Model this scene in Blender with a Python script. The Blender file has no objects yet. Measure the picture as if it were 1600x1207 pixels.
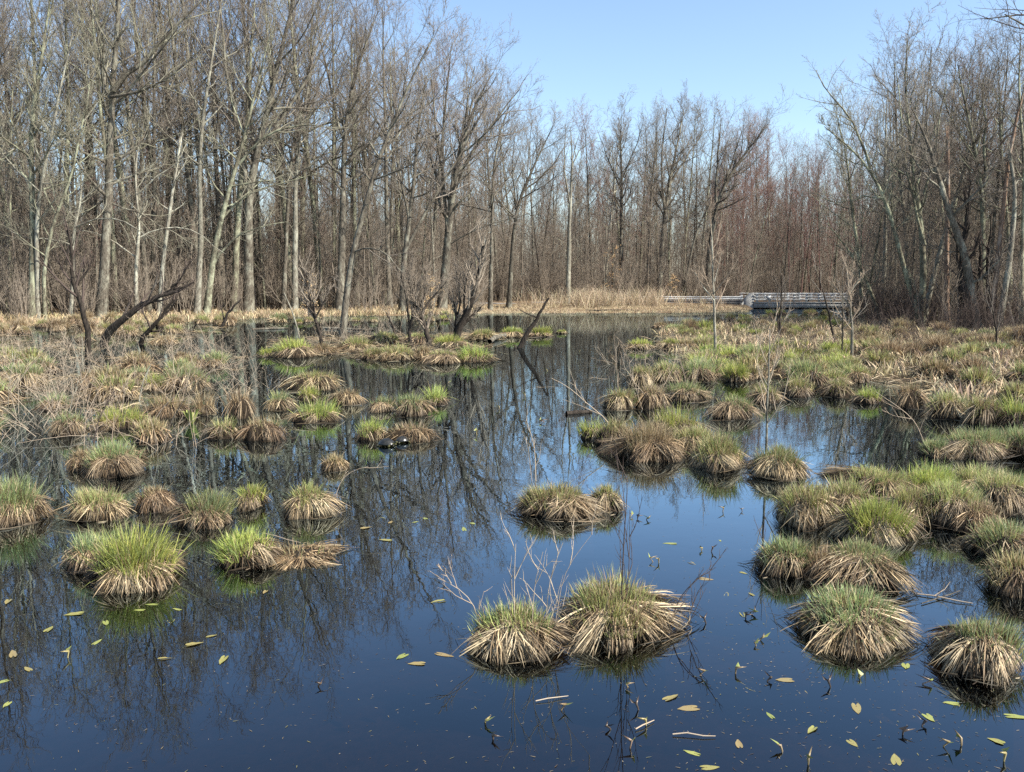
import bpy, math
import numpy as np
from mathutils import Vector, Matrix

S = bpy.context.scene
COL = S.collection
PI = math.pi

# ------------------------------------------------------------------ camera
CAM_H, F, YH = 2.6, 1400.0, 440.0          # camera height, focal length and horizon in photo pixels
PITCH = math.atan((603.5 - YH) / F)
cam = bpy.data.objects.new('camera', bpy.data.cameras.new('camera'))
COL.objects.link(cam)
cam.data.sensor_width = 36.0
cam.data.lens = F / 1600.0 * 36.0
cam.data.clip_end = 3000.0
cam.location = (0, 0, CAM_H)
cam.rotation_euler = (PI / 2 - PITCH, 0, 0)
S.camera = cam

# ------------------------------------------------------------------ sky and sun
SUN_AZ, SUN_EL = math.radians(114), math.radians(44)
w = bpy.data.worlds.new('World')
S.world = w
w.use_nodes = True
nt = w.node_tree
bg = nt.nodes['Background']
sky = nt.nodes.new('ShaderNodeTexSky')
sky.sky_type = 'NISHITA'
sky.sun_disc = False
sky.sun_elevation = SUN_EL
sky.sun_rotation = SUN_AZ
sky.altitude = 0
sky.air_density = 1.0
sky.dust_density = 0.9
sky.ozone_density = 2.2
nt.links.new(sky.outputs[0], bg.inputs[0])
bg.inputs[1].default_value = 0.10
sun = bpy.data.objects.new('sun', bpy.data.lights.new('sun', 'SUN'))
COL.objects.link(sun)
sun.data.energy = 5.0
sun.data.angle = math.radians(0.5)
sun.data.color = (1.0, 0.95, 0.86)
ts = Vector((math.sin(SUN_AZ) * math.cos(SUN_EL), math.cos(SUN_AZ) * math.cos(SUN_EL), math.sin(SUN_EL)))
sun.rotation_euler = ts.to_track_quat('Z', 'Y').to_euler()
sun.location = (30, -10, 40)
S.view_settings.view_transform = 'Standard'
S.view_settings.look = 'None'
S.view_settings.exposure = 1.3
S.view_settings.gamma = 1.0
S.view_settings.use_curve_mapping = False
S.render.engine = 'CYCLES'
S.cycles.max_bounces = 8
S.cycles.transparent_max_bounces = 12
S.cycles.use_denoising = False

# ------------------------------------------------------------------ photo geometry
CP, SP = math.cos(PITCH), math.sin(PITCH)
def ray(px, py):
    dx = (px - 800.0) / F
    dy = (603.5 - py) / F
    return dx, CP + SP * dy, -SP + CP * dy
def ground(px, py, z=0.0):
    dx, yw, zw = ray(px, py)
    t = (z - CAM_H) / zw
    return np.array((dx * t, yw * t, z))
def at_y(px, py, Y):
    dx, yw, zw = ray(px, py)
    t = Y / yw
    return np.array((dx * t, Y, CAM_H + zw * t))
def mpp(Y):                                # metres per photo pixel at distance Y
    return Y / F
def project(x, y, z):
    dz = z - CAM_H
    f = y * CP - dz * SP
    u = y * SP + dz * CP
    return 800.0 + F * x / f, 603.5 - F * u / f

# ------------------------------------------------------------------ mesh helpers
def make_mesh(name, V, Q=None, T=None, mat=None, col=None, smooth=False):
    me = bpy.data.meshes.new(name)
    nq = 0 if Q is None else len(Q)
    ntr = 0 if T is None else len(T)
    loops, starts, totals = [], [], []
    n = 0
    if nq:
        loops.append(np.asarray(Q, np.int32).ravel())
        starts.append(np.arange(nq, dtype=np.int32) * 4)
        totals.append(np.full(nq, 4, np.int32))
        n = nq * 4
    if ntr:
        loops.append(np.asarray(T, np.int32).ravel())
        starts.append(n + np.arange(ntr, dtype=np.int32) * 3)
        totals.append(np.full(ntr, 3, np.int32))
    loops = np.concatenate(loops); starts = np.concatenate(starts); totals = np.concatenate(totals)
    me.vertices.add(len(V)); me.vertices.foreach_set('co', np.asarray(V, np.float32).ravel())
    me.loops.add(len(loops)); me.loops.foreach_set('vertex_index', loops)
    me.polygons.add(len(starts)); me.polygons.foreach_set('loop_start', starts)
    me.polygons.foreach_set('loop_total', totals)
    if smooth:
        me.polygons.foreach_set('use_smooth', np.ones(len(starts), bool))
    if col is not None:
        a = me.color_attributes.new('Col', 'FLOAT_COLOR', 'POINT')
        c = np.ones((len(V), 4), np.float32); c[:, :3] = col
        a.data.foreach_set('color', c.ravel())
    me.update(calc_edges=True)
    if mat is not None:
        me.materials.append(mat)
    return me

class Geo:
    """collects vertices and faces for one mesh"""
    def __init__(self): self.V, self.Q, self.T, self.C, self.n = [], [], [], [], 0
    def add(self, V, Q=None, T=None, C=None):
        V = np.asarray(V, float).reshape(-1, 3)
        if Q is not None and len(Q): self.Q.append(np.asarray(Q) + self.n)
        if T is not None and len(T): self.T.append(np.asarray(T) + self.n)
        self.V.append(V)
        self.C.append(np.broadcast_to(np.array((1., 1., 1.)) if C is None else np.asarray(C, float), V.shape))
        self.n += len(V)
        return self
    def tubes(self, P, R, k, C=None):
        V, Q, T = tubes(P, R, k)
        return self.add(V, Q, T, C)
    def box(self, x0, x1, y0, y1, z0, z1, C=None):
        V = [(x, y, z) for x in (x0, x1) for y in (y0, y1) for z in (z0, z1)]
        return self.add(V, [(0, 1, 3, 2), (4, 6, 7, 5), (0, 4, 5, 1), (2, 3, 7, 6), (0, 2, 6, 4), (1, 5, 7, 3)], None, C)
    def mesh(self, name, mat, smooth=False, col=False):
        return make_mesh(name, np.concatenate(self.V), np.concatenate(self.Q) if self.Q else None,
                         np.concatenate(self.T) if self.T else None, mat, np.concatenate(self.C) if col else None, smooth)

def nrm(a):
    return a / np.maximum(np.linalg.norm(a, axis=-1, keepdims=True), 1e-9)

def tubes(P, R, k):
    """P (N,M,3) paths, R (N,M) radii, k sides; a zero last radius gives a point"""
    N, M = P.shape[:2]
    tip = bool(np.all(R[:, -1] <= 0))
    T = np.empty_like(P)
    T[:, 1:-1] = P[:, 2:] - P[:, :-2] if M > 2 else T[:, 1:-1]
    T[:, 0] = P[:, 1] - P[:, 0]; T[:, -1] = P[:, -1] - P[:, -2]
    T = nrm(T)
    ref = np.where(np.abs(T[:, :1, 2:3]) > 0.8, np.array((1., 0, 0)), np.array((0, 0, 1.)))
    A = nrm(np.cross(T, np.broadcast_to(ref, T.shape)))
    B = np.cross(T, A)
    ang = np.arange(k) * 2 * PI / k
    mm = M - 1 if tip else M
    V = P[:, :mm, None, :] + R[:, :mm, None, None] * (A[:, :mm, None, :] * np.cos(ang)[None, None, :, None] + B[:, :mm, None, :] * np.sin(ang)[None, None, :, None])
    V = V.reshape(N, mm * k, 3)
    per = mm * k + (1 if tip else 0)
    if tip: V = np.concatenate([V, P[:, -1:, :]], 1)
    i = np.arange(mm - 1)[:, None] * k
    j = np.arange(k)[None, :]; j2 = (j + 1) % k
    q = np.stack([i + j, i + j2, i + k + j2, i + k + j], -1).reshape(-1, 4)
    Q = (np.arange(N)[:, None, None] * per + q[None]).reshape(-1, 4) if len(q) else np.zeros((0, 4), int)
    if tip:
        b = (mm - 1) * k
        t = np.stack([b + np.arange(k), b + (np.arange(k) + 1) % k, np.full(k, mm * k)], -1)
        Tr = (np.arange(N)[:, None, None] * per + t[None]).reshape(-1, 3)
    else:
        Tr = np.zeros((0, 3), int)
    return V.reshape(-1, 3), Q, Tr

def ribbons(P, W, side):
    """flat blades: P (N,M,3), W (N,M) widths, side (N,3); the last point is the tip"""
    N, M = P.shape[:2]
    L = P[:, :-1] - side[:, None] * W[:, :-1, None] * .5
    Rr = P[:, :-1] + side[:, None] * W[:, :-1, None] * .5
    V = np.concatenate([np.stack([L, Rr], 2).reshape(N, (M - 1) * 2, 3), P[:, -1:]], 1)
    per = (M - 1) * 2 + 1
    i = np.arange(M - 2) * 2
    q = np.stack([i, i + 1, i + 3, i + 2], -1)
    Q = (np.arange(N)[:, None, None] * per + q[None]).reshape(-1, 4)
    b = (M - 2) * 2
    T = np.arange(N)[:, None] * per + np.array([[b, b + 1, b + 2]])
    return V.reshape(-1, 3), Q, T, per

def link(name, data, parent=None, kind=None):
    o = bpy.data.objects.new(name, data)
    COL.objects.link(o)
    if parent is not None: o.parent = parent
    if kind: o['kind'] = kind
    return o
def thing(name, label, cat, loc, rz=0.0, group=None, scale=None):
    o = link(name, None)
    o.empty_display_size = 0.1
    o.location = loc
    o.rotation_euler = (0, 0, rz)
    if scale is not None: o.scale = scale
    tag(o, label, cat, group)
    return o
def tag(o, label, cat, group=None):
    o['label'] = label; o['category'] = cat
    if group: o['group'] = group
    return o
def structure(name, me):
    return link(name, me, kind='structure')

# ------------------------------------------------------------------ materials
class NT:
    def __init__(self, name):
        self.m = bpy.data.materials.new(name)
        self.m.use_nodes = True
        self.t = self.m.node_tree
        self.b = self.t.nodes['Principled BSDF']
        self.out = self.t.nodes['Material Output']
    def n(self, kind, **kw):
        x = self.t.nodes.new(kind)
        for k, v in kw.items(): setattr(x, k, v)
        return x
    def l(self, a, b): self.t.links.new(a, b)
    def coord(self, scale=(1, 1, 1), src='Object'):
        c = self.n('ShaderNodeTexCoord'); mp = self.n('ShaderNodeMapping')
        mp.inputs['Scale'].default_value = scale
        self.l(c.outputs[src], mp.inputs[0])
        return mp.outputs[0]
    def noise(self, vec, scale, detail=4, rough=.6):
        x = self.n('ShaderNodeTexNoise')
        x.inputs['Scale'].default_value = scale; x.inputs['Detail'].default_value = detail; x.inputs['Roughness'].default_value = rough
        self.l(vec, x.inputs['Vector'])
        return x.outputs['Fac']
    def ramp(self, fac, stops):
        r = self.n('ShaderNodeValToRGB')
        el = r.color_ramp.elements
        while len(el) < len(stops): el.new(.5)
        for e, (p, c) in zip(el, stops):
            e.position = p; e.color = (*c, 1) if len(c) == 3 else c
        self.l(fac, r.inputs[0])
        return r.outputs[0]
    def mix(self, a, b, f, mode='MIX'):
        x = self.n('ShaderNodeMix', data_type='RGBA', blend_type=mode)
        for s, v in ((6, a), (7, b)):
            if hasattr(v, 'is_linked'): self.l(v, x.inputs[s])
            else: x.inputs[s].default_value = (*v, 1)
        if hasattr(f, 'is_linked'): self.l(f, x.inputs[0])
        else: x.inputs[0].default_value = f
        return x.outputs[2]
    def maprange(self, v, a, b, c, d):
        x = self.n('ShaderNodeMapRange')
        for i, k in enumerate((a, b, c, d)): x.inputs[i + 1].default_value = k
        self.l(v, x.inputs[0])
        return x.outputs[0]
    def bump(self, h, strength=.5, dist=.02):
        x = self.n('ShaderNodeBump')
        x.inputs['Strength'].default_value = strength; x.inputs['Distance'].default_value = dist
        self.l(h, x.inputs['Height']); self.l(x.outputs[0], self.b.inputs['Normal'])
    def random(self): return self.n('ShaderNodeObjectInfo').outputs['Random']
    def attr(self):
        a = self.n('ShaderNodeAttribute'); a.attribute_name = 'Col'
        return a.outputs['Color']
    def done(self, color, rough=.85, spec=.2):
        if hasattr(color, 'is_linked'): self.l(color, self.b.inputs['Base Color'])
        else: self.b.inputs['Base Color'].default_value = (*color, 1)
        self.b.inputs['Roughness'].default_value = rough
        self.b.inputs['Specular IOR Level'].default_value = spec
        return self.m

def bark(name, dark, mid, lichen, amount):
    M = NT(name)
    v = M.coord((1, 1, .22))
    n1 = M.noise(v, 16, 6, .75)
    c = M.ramp(n1, [(.38, dark), (.58, mid)])
    n2 = M.noise(M.coord((1, 1, .55)), 1.7, 5, .72)
    c = M.mix(c, lichen, M.ramp(n2, [(.62 - amount * .3, (0, 0, 0)), (.78 - amount * .3, (.85, .85, .85))]))
    k = M.maprange(M.random(), 0, 1, .75, 1.2)
    c = M.mix(c, c, 0)
    hs = M.n('ShaderNodeHueSaturation'); M.l(c, hs.inputs['Color']); M.l(k, hs.inputs['Value'])
    M.bump(n1, .7, .03)
    return M.done(hs.outputs[0], .92, .1)
M_BARK = bark('bark_grey', (.028, .024, .018), (.13, .112, .086), (.27, .26, .20), .42)
M_PALE = bark('bark_pale', (.065, .057, .043), (.25, .23, .18), (.39, .38, .30), .5)
M_LICHEN = bark('bark_lichen', (.04, .036, .026), (.15, .135, .095), (.33, .34, .23), .55)
M_DARK = bark('bark_dark_wet', (.012, .010, .008), (.05, .04, .032), (.11, .10, .08), .08)
M_DEAD = bark('bark_dead_red', (.10, .065, .045), (.25, .165, .115), (.36, .31, .25), .4)
def twig(name, a, b):
    M = NT(name)
    c = M.mix(a, b, M.random())
    n = M.noise(M.coord((1, 1, 1)), .35, 2)
    c = M.mix(c, (.33, .30, .24), M.ramp(n, [(.52, (0, 0, 0)), (.75, (.55, .55, .55))]))
    return M.done(c, .9, .1)
M_TWIG = twig('twig_brown', (.125, .106, .086), (.175, .15, .122))
M_TWIGL = twig('twig_lichen', (.165, .155, .11), (.225, .21, .155))
M_TWIGR = twig('twig_red_buds', (.19, .105, .088), (.17, .112, .09))
M_TWIGS = twig('twig_straw', (.26, .20, .145), (.33, .27, .20))
M_BRUSH = twig('twig_brush', (.165, .135, .104), (.22, .182, .14))
M_TWIGD = twig('twig_dark', (.06, .045, .038), (.08, .06, .05))

def blade(name, trans, hue):
    M = NT(name)
    c = M.attr()
    hs = M.n('ShaderNodeHueSaturation')
    M.l(c, hs.inputs['Color'])
    M.l(M.maprange(M.random(), 0, 1, .5 - hue, .5 + hue), hs.inputs['Hue'])
    M.l(M.maprange(M.random(), 0, 1, .82, 1.15), hs.inputs['Value'])
    M.done(hs.outputs[0], .55, .25)
    if trans:
        tr = M.n('ShaderNodeBsdfTranslucent'); M.l(hs.outputs[0], tr.inputs[0])
        mx = M.n('ShaderNodeMixShader'); mx.inputs[0].default_value = trans
        M.l(M.b.outputs[0], mx.inputs[1]); M.l(tr.outputs[0], mx.inputs[2]); M.l(mx.outputs[0], M.out.inputs[0])
    return M.m
M_GRASS = blade('sedge_green', .35, .012)
M_STRAW = blade('sedge_straw', .12, .006)
def soil(name, stops, scale, rough=.95):
    M = NT(name)
    v = M.coord()
    n1 = M.noise(v, scale, 8, .7)
    n2 = M.noise(v, scale * 14, 4, .7)
    c = M.mix(M.ramp(n1, stops), (.02, .015, .01), M.ramp(n2, [(.35, (.6, .6, .6)), (.6, (0, 0, 0))]))
    M.bump(n2, .8, .05)
    return M.done(c, rough, .2)
M_PEAT = soil('peat', [(.3, (.016, .011, .007)), (.7, (.05, .034, .02))], 9)
M_SOIL = soil('leaf_litter', [(.3, (.11, .072, .042)), (.5, (.17, .115, .065)), (.7, (.25, .185, .105))], .7)

# ------------------------------------------------------------------ terrain
SHORE = [(-900, 520), (-300, 512), (0, 508), (120, 505), (330, 498), (400, 493), (480, 492), (620, 493), (740, 488), (800, 488), (900, 489),
         (1000, 489), (1100, 488), (1170, 486), (1186, 477), (1325, 477), (1345, 500), (1420, 512), (1500, 517), (1600, 522), (1900, 530), (2600, 560)]
_u, _y = zip(*[(ground(a, b)[0] / ground(a, b)[1], ground(a, b)[1]) for a, b in SHORE])
def shore_y(u): return np.interp(u, _u, _y)
def ss(a, b, x):
    t = np.clip((x - a) / (b - a), 0, 1)
    return t * t * (3 - 2 * t)
_rn = np.random.default_rng(3)
_wav = [(_rn.normal(0, 1, 2) * f, _rn.uniform(0, 6.28), 1 / f ** .7) for f in (.08, .15, .3, .5, .8, 1.2, 1.7, 2.3) for _ in range(3)]
WSTD = math.sqrt(sum(a * a / 2 for _, _, a in _wav))
def wob(x, y):
    s = sum(a * np.sin(k[0] * x + k[1] * y + p) for k, p, a in _wav)
    return s / WSTD
def height(x, y):
    x = np.asarray(x, float); y = np.asarray(y, float)
    yy = np.maximum(y, 2.0)
    s = y - shore_y(x / yy)
    h = -.55 + .62 * ss(-5, .5, s) + .25 * ss(0, 6, s) + .3 * ss(4, 14, s)
    px, py = project(x, yy, 0.0)
    mR = ss(1010, 1120, px) * ss(495, 505, py) * (1 - ss(0, 22, py - np.interp(px, [1000, 1150, 1300, 1450, 1600, 2600], [545, 590, 592, 625, 635, 700])))
    mL = (1 - ss(260, 380, px)) * (1 - ss(515, 540, py))
    m = np.maximum(mR, mL * .75) * (s < 1)
    h = np.maximum(h, -.55 + m * .43) + wob(x, y) * (.04 + .06 * ss(2, 10, s) + .02 * m)
    return h + ss(120, 300, y) * 4
def hz(x, y): return float(height(np.array([x]), np.array([y]))[0])

gx = np.concatenate([np.linspace(-420, -90, 24), np.linspace(-88, 88, 130), np.linspace(90, 420, 24)])
gy = np.concatenate([np.linspace(-40, 8, 10), np.linspace(10, 110, 130), np.linspace(112, 460, 40)])
GX, GY = np.meshgrid(gx, gy)
V = np.stack([GX, GY, height(GX, GY)], -1).reshape(-1, 3)
nx = len(gx); ii = (np.arange(len(gy) - 1)[:, None] * nx + np.arange(nx - 1)[None]).ravel()
structure('ground', make_mesh('ground', V, np.stack([ii, ii + 1, ii + nx + 1, ii + nx], -1), None, M_SOIL, smooth=True))

# water: a thin mirror over dark peaty water
M = NT('pond_water')
M.t.nodes.remove(M.b)
tr = M.n('ShaderNodeBsdfTransparent'); tr.inputs[0].default_value = (.17, .135, .09, 1)
gl = M.n('ShaderNodeBsdfGlossy'); gl.inputs['Roughness'].default_value = 0.0; gl.inputs[0].default_value = (.75, .90, 1, 1)
fr = M.n('ShaderNodeFresnel'); fr.inputs[0].default_value = 1.33
mx = M.n('ShaderNodeMixShader')
bp = M.n('ShaderNodeBump'); bp.inputs['Strength'].default_value = .35; bp.inputs['Distance'].default_value = .004
v = M.coord()
M.l(M.noise(v, 1.6, 3, .5), bp.inputs['Height'])
M.l(bp.outputs[0], gl.inputs['Normal']); M.l(bp.outputs[0], fr.inputs['Normal'])
fk = M.maprange(fr.outputs[0], 0, .27, 0, .62)
M.l(fk, mx.inputs[0]); M.l(tr.outputs[0], mx.inputs[1]); M.l(gl.outputs[0], mx.inputs[2]); M.l(mx.outputs[0], M.out.inputs[0])
structure('water', make_mesh('water', [(-250, -40, 0), (250, -40, 0), (250, 120, 0), (-250, 120, 0)], [(0, 1, 2, 3)], None, M.m))

# ------------------------------------------------------------------ branches
def resample(P, n):
    P = np.asarray(P, float)
    d = np.concatenate([[0], np.cumsum(np.linalg.norm(np.diff(P, axis=0), axis=1))])
    # smooth curve through the points
    t = np.linspace(0, d[-1], n)
    L = np.stack([np.interp(t, d, P[:, i]) for i in range(3)], -1)
    for _ in range(2):
        L[1:-1] = L[1:-1] * .5 + (L[:-2] + L[2:]) * .25
    return L

def grow(rng, start, d, length, m, wiggle, up):
    N = len(start)
    P = np.empty((N, m, 3)); P[:, 0] = start
    st = (length / (m - 1))[:, None]
    d = nrm(d)
    for i in range(1, m):
        d = nrm(d + rng.normal(0, wiggle, (N, 3)) + np.array((0, 0, up)))
        P[:, i] = P[:, i - 1] + d * st
    return P

def spawn(rng, P, R, Lp, k, t0, t1, ang, ang_sd, ratio, up_bias=0.0, droop=False):
    """k children on each parent path; returns start, direction, length, radius"""
    N, M = P.shape[:2]
    t = (np.arange(k)[None] + rng.uniform(0, 1, (N, k))) / k * (t1 - t0) + t0
    f = t * (M - 1); i = np.minimum(f.astype(int), M - 2); fr_ = f - i
    n = np.arange(N)[:, None]
    A, B = P[n, i], P[n, i + 1]
    start = A + (B - A) * fr_[..., None]
    T = nrm(B - A)
    rad = R[n, i] * (1 - fr_) + R[n, i + 1] * fr_
    az = (np.arange(k) * 2.4)[None] + rng.uniform(0, 6.28, (N, 1)) + rng.normal(0, .5, (N, k))
    ref = np.where(np.abs(T[..., 2:3]) > .9, np.array((1., 0, 0)), np.array((0, 0, 1.)))
    a = nrm(np.cross(T, ref)); b = np.cross(T, a)
    per = a * np.cos(az)[..., None] + b * np.sin(az)[..., None]
    an = rng.normal(ang, ang_sd, (N, k))[..., None]
    if droop: an = an + (.55 - .8 * (t - t0) / (t1 - t0))[..., None]
    d = T * np.cos(an) + per * np.sin(an)
    d[..., 2] += up_bias
    L = Lp[:, None] * ratio * (1.08 - .55 * t) * (rng.uniform(.65, 1.25, (N, k)) if not droop else rng.uniform(.35, 1.35, (N, k)))
    return start.reshape(-1, 3), d.reshape(-1, 3), L.reshape(-1), rad.reshape(-1)

def build_tree(rng, trunk, r0, n1=22, t0=.4, L1=.30, a1=.75, up1=.10, k2=8, k3=7, k4=5, extras=(), twig_r=.0065, tip_r=.02, broken=False, wig=.03, lean=(0, 0, 0), l4=.46, u=1.0):
    """trunk: (m,3) points with the base at the origin; returns the trunk mesh data and the crown mesh data"""
    m = 16
    P = resample(trunk, m)
    Hh = np.linalg.norm(P[-1] - P[0])
    w_ = rng.normal(0, wig, (m, 3)); w_[0] = 0; w_ = np.cumsum(w_, 0) * .6; w_[:, 2] = 0
    P = P + w_ * (Hh / 20.0)
    t = np.linspace(0, 1, m)
    R = r0 * (1 - t) ** .85 * .92 + tip_r
    if broken: R = r0 * (1 - .55 * t)
    R[0] *= 1.45; R[1] *= 1.08
    g = Geo(); c = Geo()
    if broken:
        g.tubes(P[None], R[None], 9)
        e = P[-1]; d = nrm(P[-1] - P[-2])
        for _ in range(6):
            o = rng.normal(0, R[-1] * .5, 3); o[2] *= .2
            q = np.stack([e + o - d * .1, e + o * 1.2 + d * rng.uniform(.3, 1.1) + rng.normal(0, .04, 3)])
            g.tubes(q[None], np.array([[R[-1] * .45, 0]]), 4)
    else:
        g.tubes(P[None], R[None], 9)
    # limbs
    S0, D0, L0, r_ = spawn(rng, P[None], R[None], np.array([Hh]), n1, t0, .985, a1, .16, L1, up1 * 1.4, True) if n1 else (np.zeros((0, 3)),) * 2 + (np.zeros(0),) * 2
    D0 = D0 + np.array(lean)
    P1 = grow(rng, S0, D0, L0, 8, .12, up1)
    r1 = np.clip(r_ * .5, .018 * u, r0 * .3)
    R1 = r1[:, None] * (1 - np.linspace(0, 1, 8) * .78)[None]
    L1s = L0
    for pts, ra in extras:
        q = resample(pts, 8); q[1:] += rng.normal(0, .05, (7, 3))
        P1 = np.concatenate([P1, q[None]]); R1 = np.concatenate([R1, (ra * .82 * (1 - np.linspace(0, 1, 8) * .8))[None]])
        L1s = np.concatenate([L1s, [np.linalg.norm(q[-1] - q[0]) * .8]])
    if len(P1) == 0:
        return g, None
    g.tubes(P1, R1, 6)
    if k2 == 0: return g, None
    S2, D2, L2, r_ = spawn(rng, P1, R1, L1s, k2, .22, 1.0, .72, .2, .54, .10)
    D2 = D2 + np.array(lean) * .5
    P2 = grow(rng, S2, D2, L2, 5, .14, .07)
    R2 = np.clip(r_ * .6, .012 * u, .06 * u)[:, None] * (1 - np.linspace(0, 1, 5) * .75)[None]
    c.tubes(P2, R2, 4)
    # the trunk's own top also carries twigs
    S3, D3, L3, r_ = spawn(rng, P2, R2, L2, k3, .2, 1.0, .75, .22, .50, .10)
    P3 = grow(rng, S3, D3, L3, 4, .16, .05)
    R3 = np.clip(r_ * .6, twig_r, .03 * u)[:, None] * np.array((1, .75, .55, .0))[None]
    c.tubes(P3, R3, 3)
    if k4:
        S4, D4, L4, r_ = spawn(rng, P3, R3, L3, k4, .15, 1.0, .7, .25, l4, .06)
        P4 = grow(rng, S4, D4, L4, 2, .1, .03)
        R4 = np.stack([np.full(len(P4), twig_r), np.zeros(len(P4))], 1)
        c.tubes(P4, R4, 3)
    return g, c

def tree_meshes(name, rng, trunk, r0, mt, mc, **kw):
    g, c = build_tree(rng, trunk, r0, **kw)
    return g.mesh(name + '_trunk', mt, smooth=True), (c.mesh(name + '_crown', mc) if c else None)

def place_tree(name, label, loc, meshes, rz=0.0, sc=1.0, group=None, cat='tree', sz=None):
    o = thing(name, label, cat, loc, rz, group, (sc, sc, sz if sz else sc))
    if name in ('wood_tree', 'slender_tree'): o.rotation_euler = (rng.normal(0, .045), rng.normal(0, .045), rz)
    link('trunk', meshes[0], o)
    if meshes[1]: link('crown', meshes[1], o, 'stuff')
    return o

FOREST = [(-900, 40), (0, 55), (330, 57), (420, 60), (620, 66), (740, 76), (780, 92), (1180, 92), (1190, 99), (1325, 99), (1350, 52), (1420, 48), (1900, 44), (2600, 40)]
def forest_y(px): return max(np.interp(px, [a for a, _ in FOREST], [b for _, b in FOREST]), shore_y((px - 800) / F) + 1.0)
SKY = [(-900, -60), (0, -130), (480, -110), (590, 0), (700, 60), (790, 95), (850, 140), (905, 200), (960, 150), (1080, 135), (1180, 160), (1225, 215), (1300, 205), (1345, 150), (1420, 60), (1600, 90), (2600, 60)]
def sky_y(px): return np.interp(px, [a for a, _ in SKY], [b for _, b in SKY])

rng = np.random.default_rng(11)
# generic trees, 22 m tall
GEN = []
for i in range(8):
    r = np.random.default_rng(100 + i)
    bend = r.normal(0, .6, 2)
    tk = [(0, 0, -.3), (bend[0] * .3, bend[1] * .3, 7), (bend[0] * .5, bend[1], 14), (bend[0], bend[1] * 1.4, 22)]
    mt, mc = [(M_BARK, M_TWIG), (M_LICHEN, M_TWIG), (M_PALE, M_TWIG), (M_BARK, M_TWIGR)][[0, 1, 2, 0, 0, 1, 3, 0][i]]
    GEN.append(tree_meshes('wood_tree', r, tk, r.uniform(.17, .25), mt, mc, n1=int(r.integers(15, 20)), t0=r.uniform(.3, .5), L1=r.uniform(.27, .36), a1=r.uniform(.55, .8), up1=.10, k4=7))
# slender pole trees, 14 m tall
POLE = []
for i in range(5):
    r = np.random.default_rng(200 + i)
    bend = r.normal(0, .8, 2)
    tk = [(0, 0, -.3), (bend[0] * .3, bend[1] * .2, 5), (bend[0], bend[1], 14)]
    POLE.append(tree_meshes('pole_tree', r, tk, r.uniform(.07, .11), [M_BARK, M_PALE, M_LICHEN, M_BARK, M_DARK][i], M_TWIG if i != 3 else M_TWIGR, n1=15, t0=.25, L1=.24, a1=.85, k2=6, k3=5, k4=4, twig_r=.006))

# ------------------------------------------------------------------ the trees one can tell apart
def hero(name, label, Y, pts, r0, mt, mc, seed, extras=(), group=None, **kw):
    if 'wet' not in kw:
        u_ = (pts[0][0] - 800) / F
        Yn = max(Y, float(shore_y(u_)) + 1.2)
        r0 *= Yn / Y; extras = [(q, ra * Yn / Y) for q, ra in extras]; Y = Yn
    P = np.array([at_y(a, b, Y) for a, b in pts])
    base = P[0].copy(); base[2] = min(hz(base[0], base[1]), P[0][2]) if 'wet' not in kw else -.25
    kw.pop('wet', None)
    P[:, 2] = base[2] + (P[:, 2] - base[2]) * (.90 if Y > 65 else .97)
    P[0, 2] = base[2] - .25
    r = np.random.default_rng(seed)
    # a little depth, so that the stem also curves towards and away from the viewer
    dep = np.cumsum(r.normal(0, .25, len(P))); dep -= dep[0]
    P[:, 1] += dep
    ex = []
    for q, ra in extras:
        E = np.array([at_y(a, b, Y) for a, b in q])
        j = np.argmin(np.linalg.norm(P[:, [0, 2]] - E[0, [0, 2]], axis=1))
        E[:, 2] = base[2] + (E[:, 2] - base[2]) * (.90 if Y > 65 else .97)
        E[:, 1] += dep[j] + np.linspace(0, r.normal(0, 1.2), len(E))
        ex.append((E - base, ra))
    ms = tree_meshes(name, r, P - base, r0, mt, mc, extras=ex, **kw)
    return place_tree(name, label, base, ms, group=group)
GB = 'trees along the wooded bank'
hero('bank_tree', 'dark lichen-flecked tree at the edge of the woods, nearest the picture corner', 54, [(48, 505), (50, 380), (46, 250), (45, 190), (60, 90), (80, -70)], .24, M_LICHEN, M_TWIGL, 1,
     extras=[([(46, 200), (15, 240), (-20, 265)], .1), ([(50, 190), (90, 205), (150, 180)], .08)], group=GB, n1=20, t0=.35)
hero('bank_tree', 'slim pale twin trunk standing just beside the dark corner tree', 53, [(58, 506), (61, 420), (58, 330), (100, 150), (125, 0)], .15, M_PALE, M_TWIGL, 2, group=GB, n1=16, t0=.3, k3=6)
hero('bank_tree', 'second slim trunk of the pale pair, leaning towards the curved black trunks', 53, [(70, 506), (75, 430), (88, 345), (120, 270), (150, 120)], .12, M_LICHEN, M_TWIGL, 3, group=GB, n1=16, t0=.25, k3=6)
hero('bank_tree', 'tall thick grey tree with long lichen limbs reaching over the curved black trunks', 53, [(158, 502), (164, 400), (166, 300), (168, 200), (176, 110), (186, 0), (192, -170)], .33, M_BARK, M_TWIGL, 4,
     extras=[([(176, 130), (215, 85), (255, 45), (330, -40)], .2), ([(172, 140), (220, 138), (270, 122), (330, 75)], .12), ([(168, 300), (110, 340), (60, 350)], .08), ([(168, 310), (220, 330), (300, 380)], .07)], group=GB, n1=20, t0=.3, L1=.26)
hero('bank_tree', 'pale dead trunk leaning in the woods behind the long curved black branch', 56, [(247, 492), (258, 400), (270, 320), (284, 220)], .15, M_PALE, M_TWIGL, 5, group=GB, n1=6, t0=.55, k2=4, k3=4, k4=3, broken=True)
hero('bank_tree', 'straight pale grey trunk rising behind the end of the curved black branch', 56, [(307, 492), (310, 380), (312, 260), (318, 170), (332, 80), (350, -70)], .19, M_PALE, M_TWIG, 6, group=GB, n1=18, t0=.42)
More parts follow.
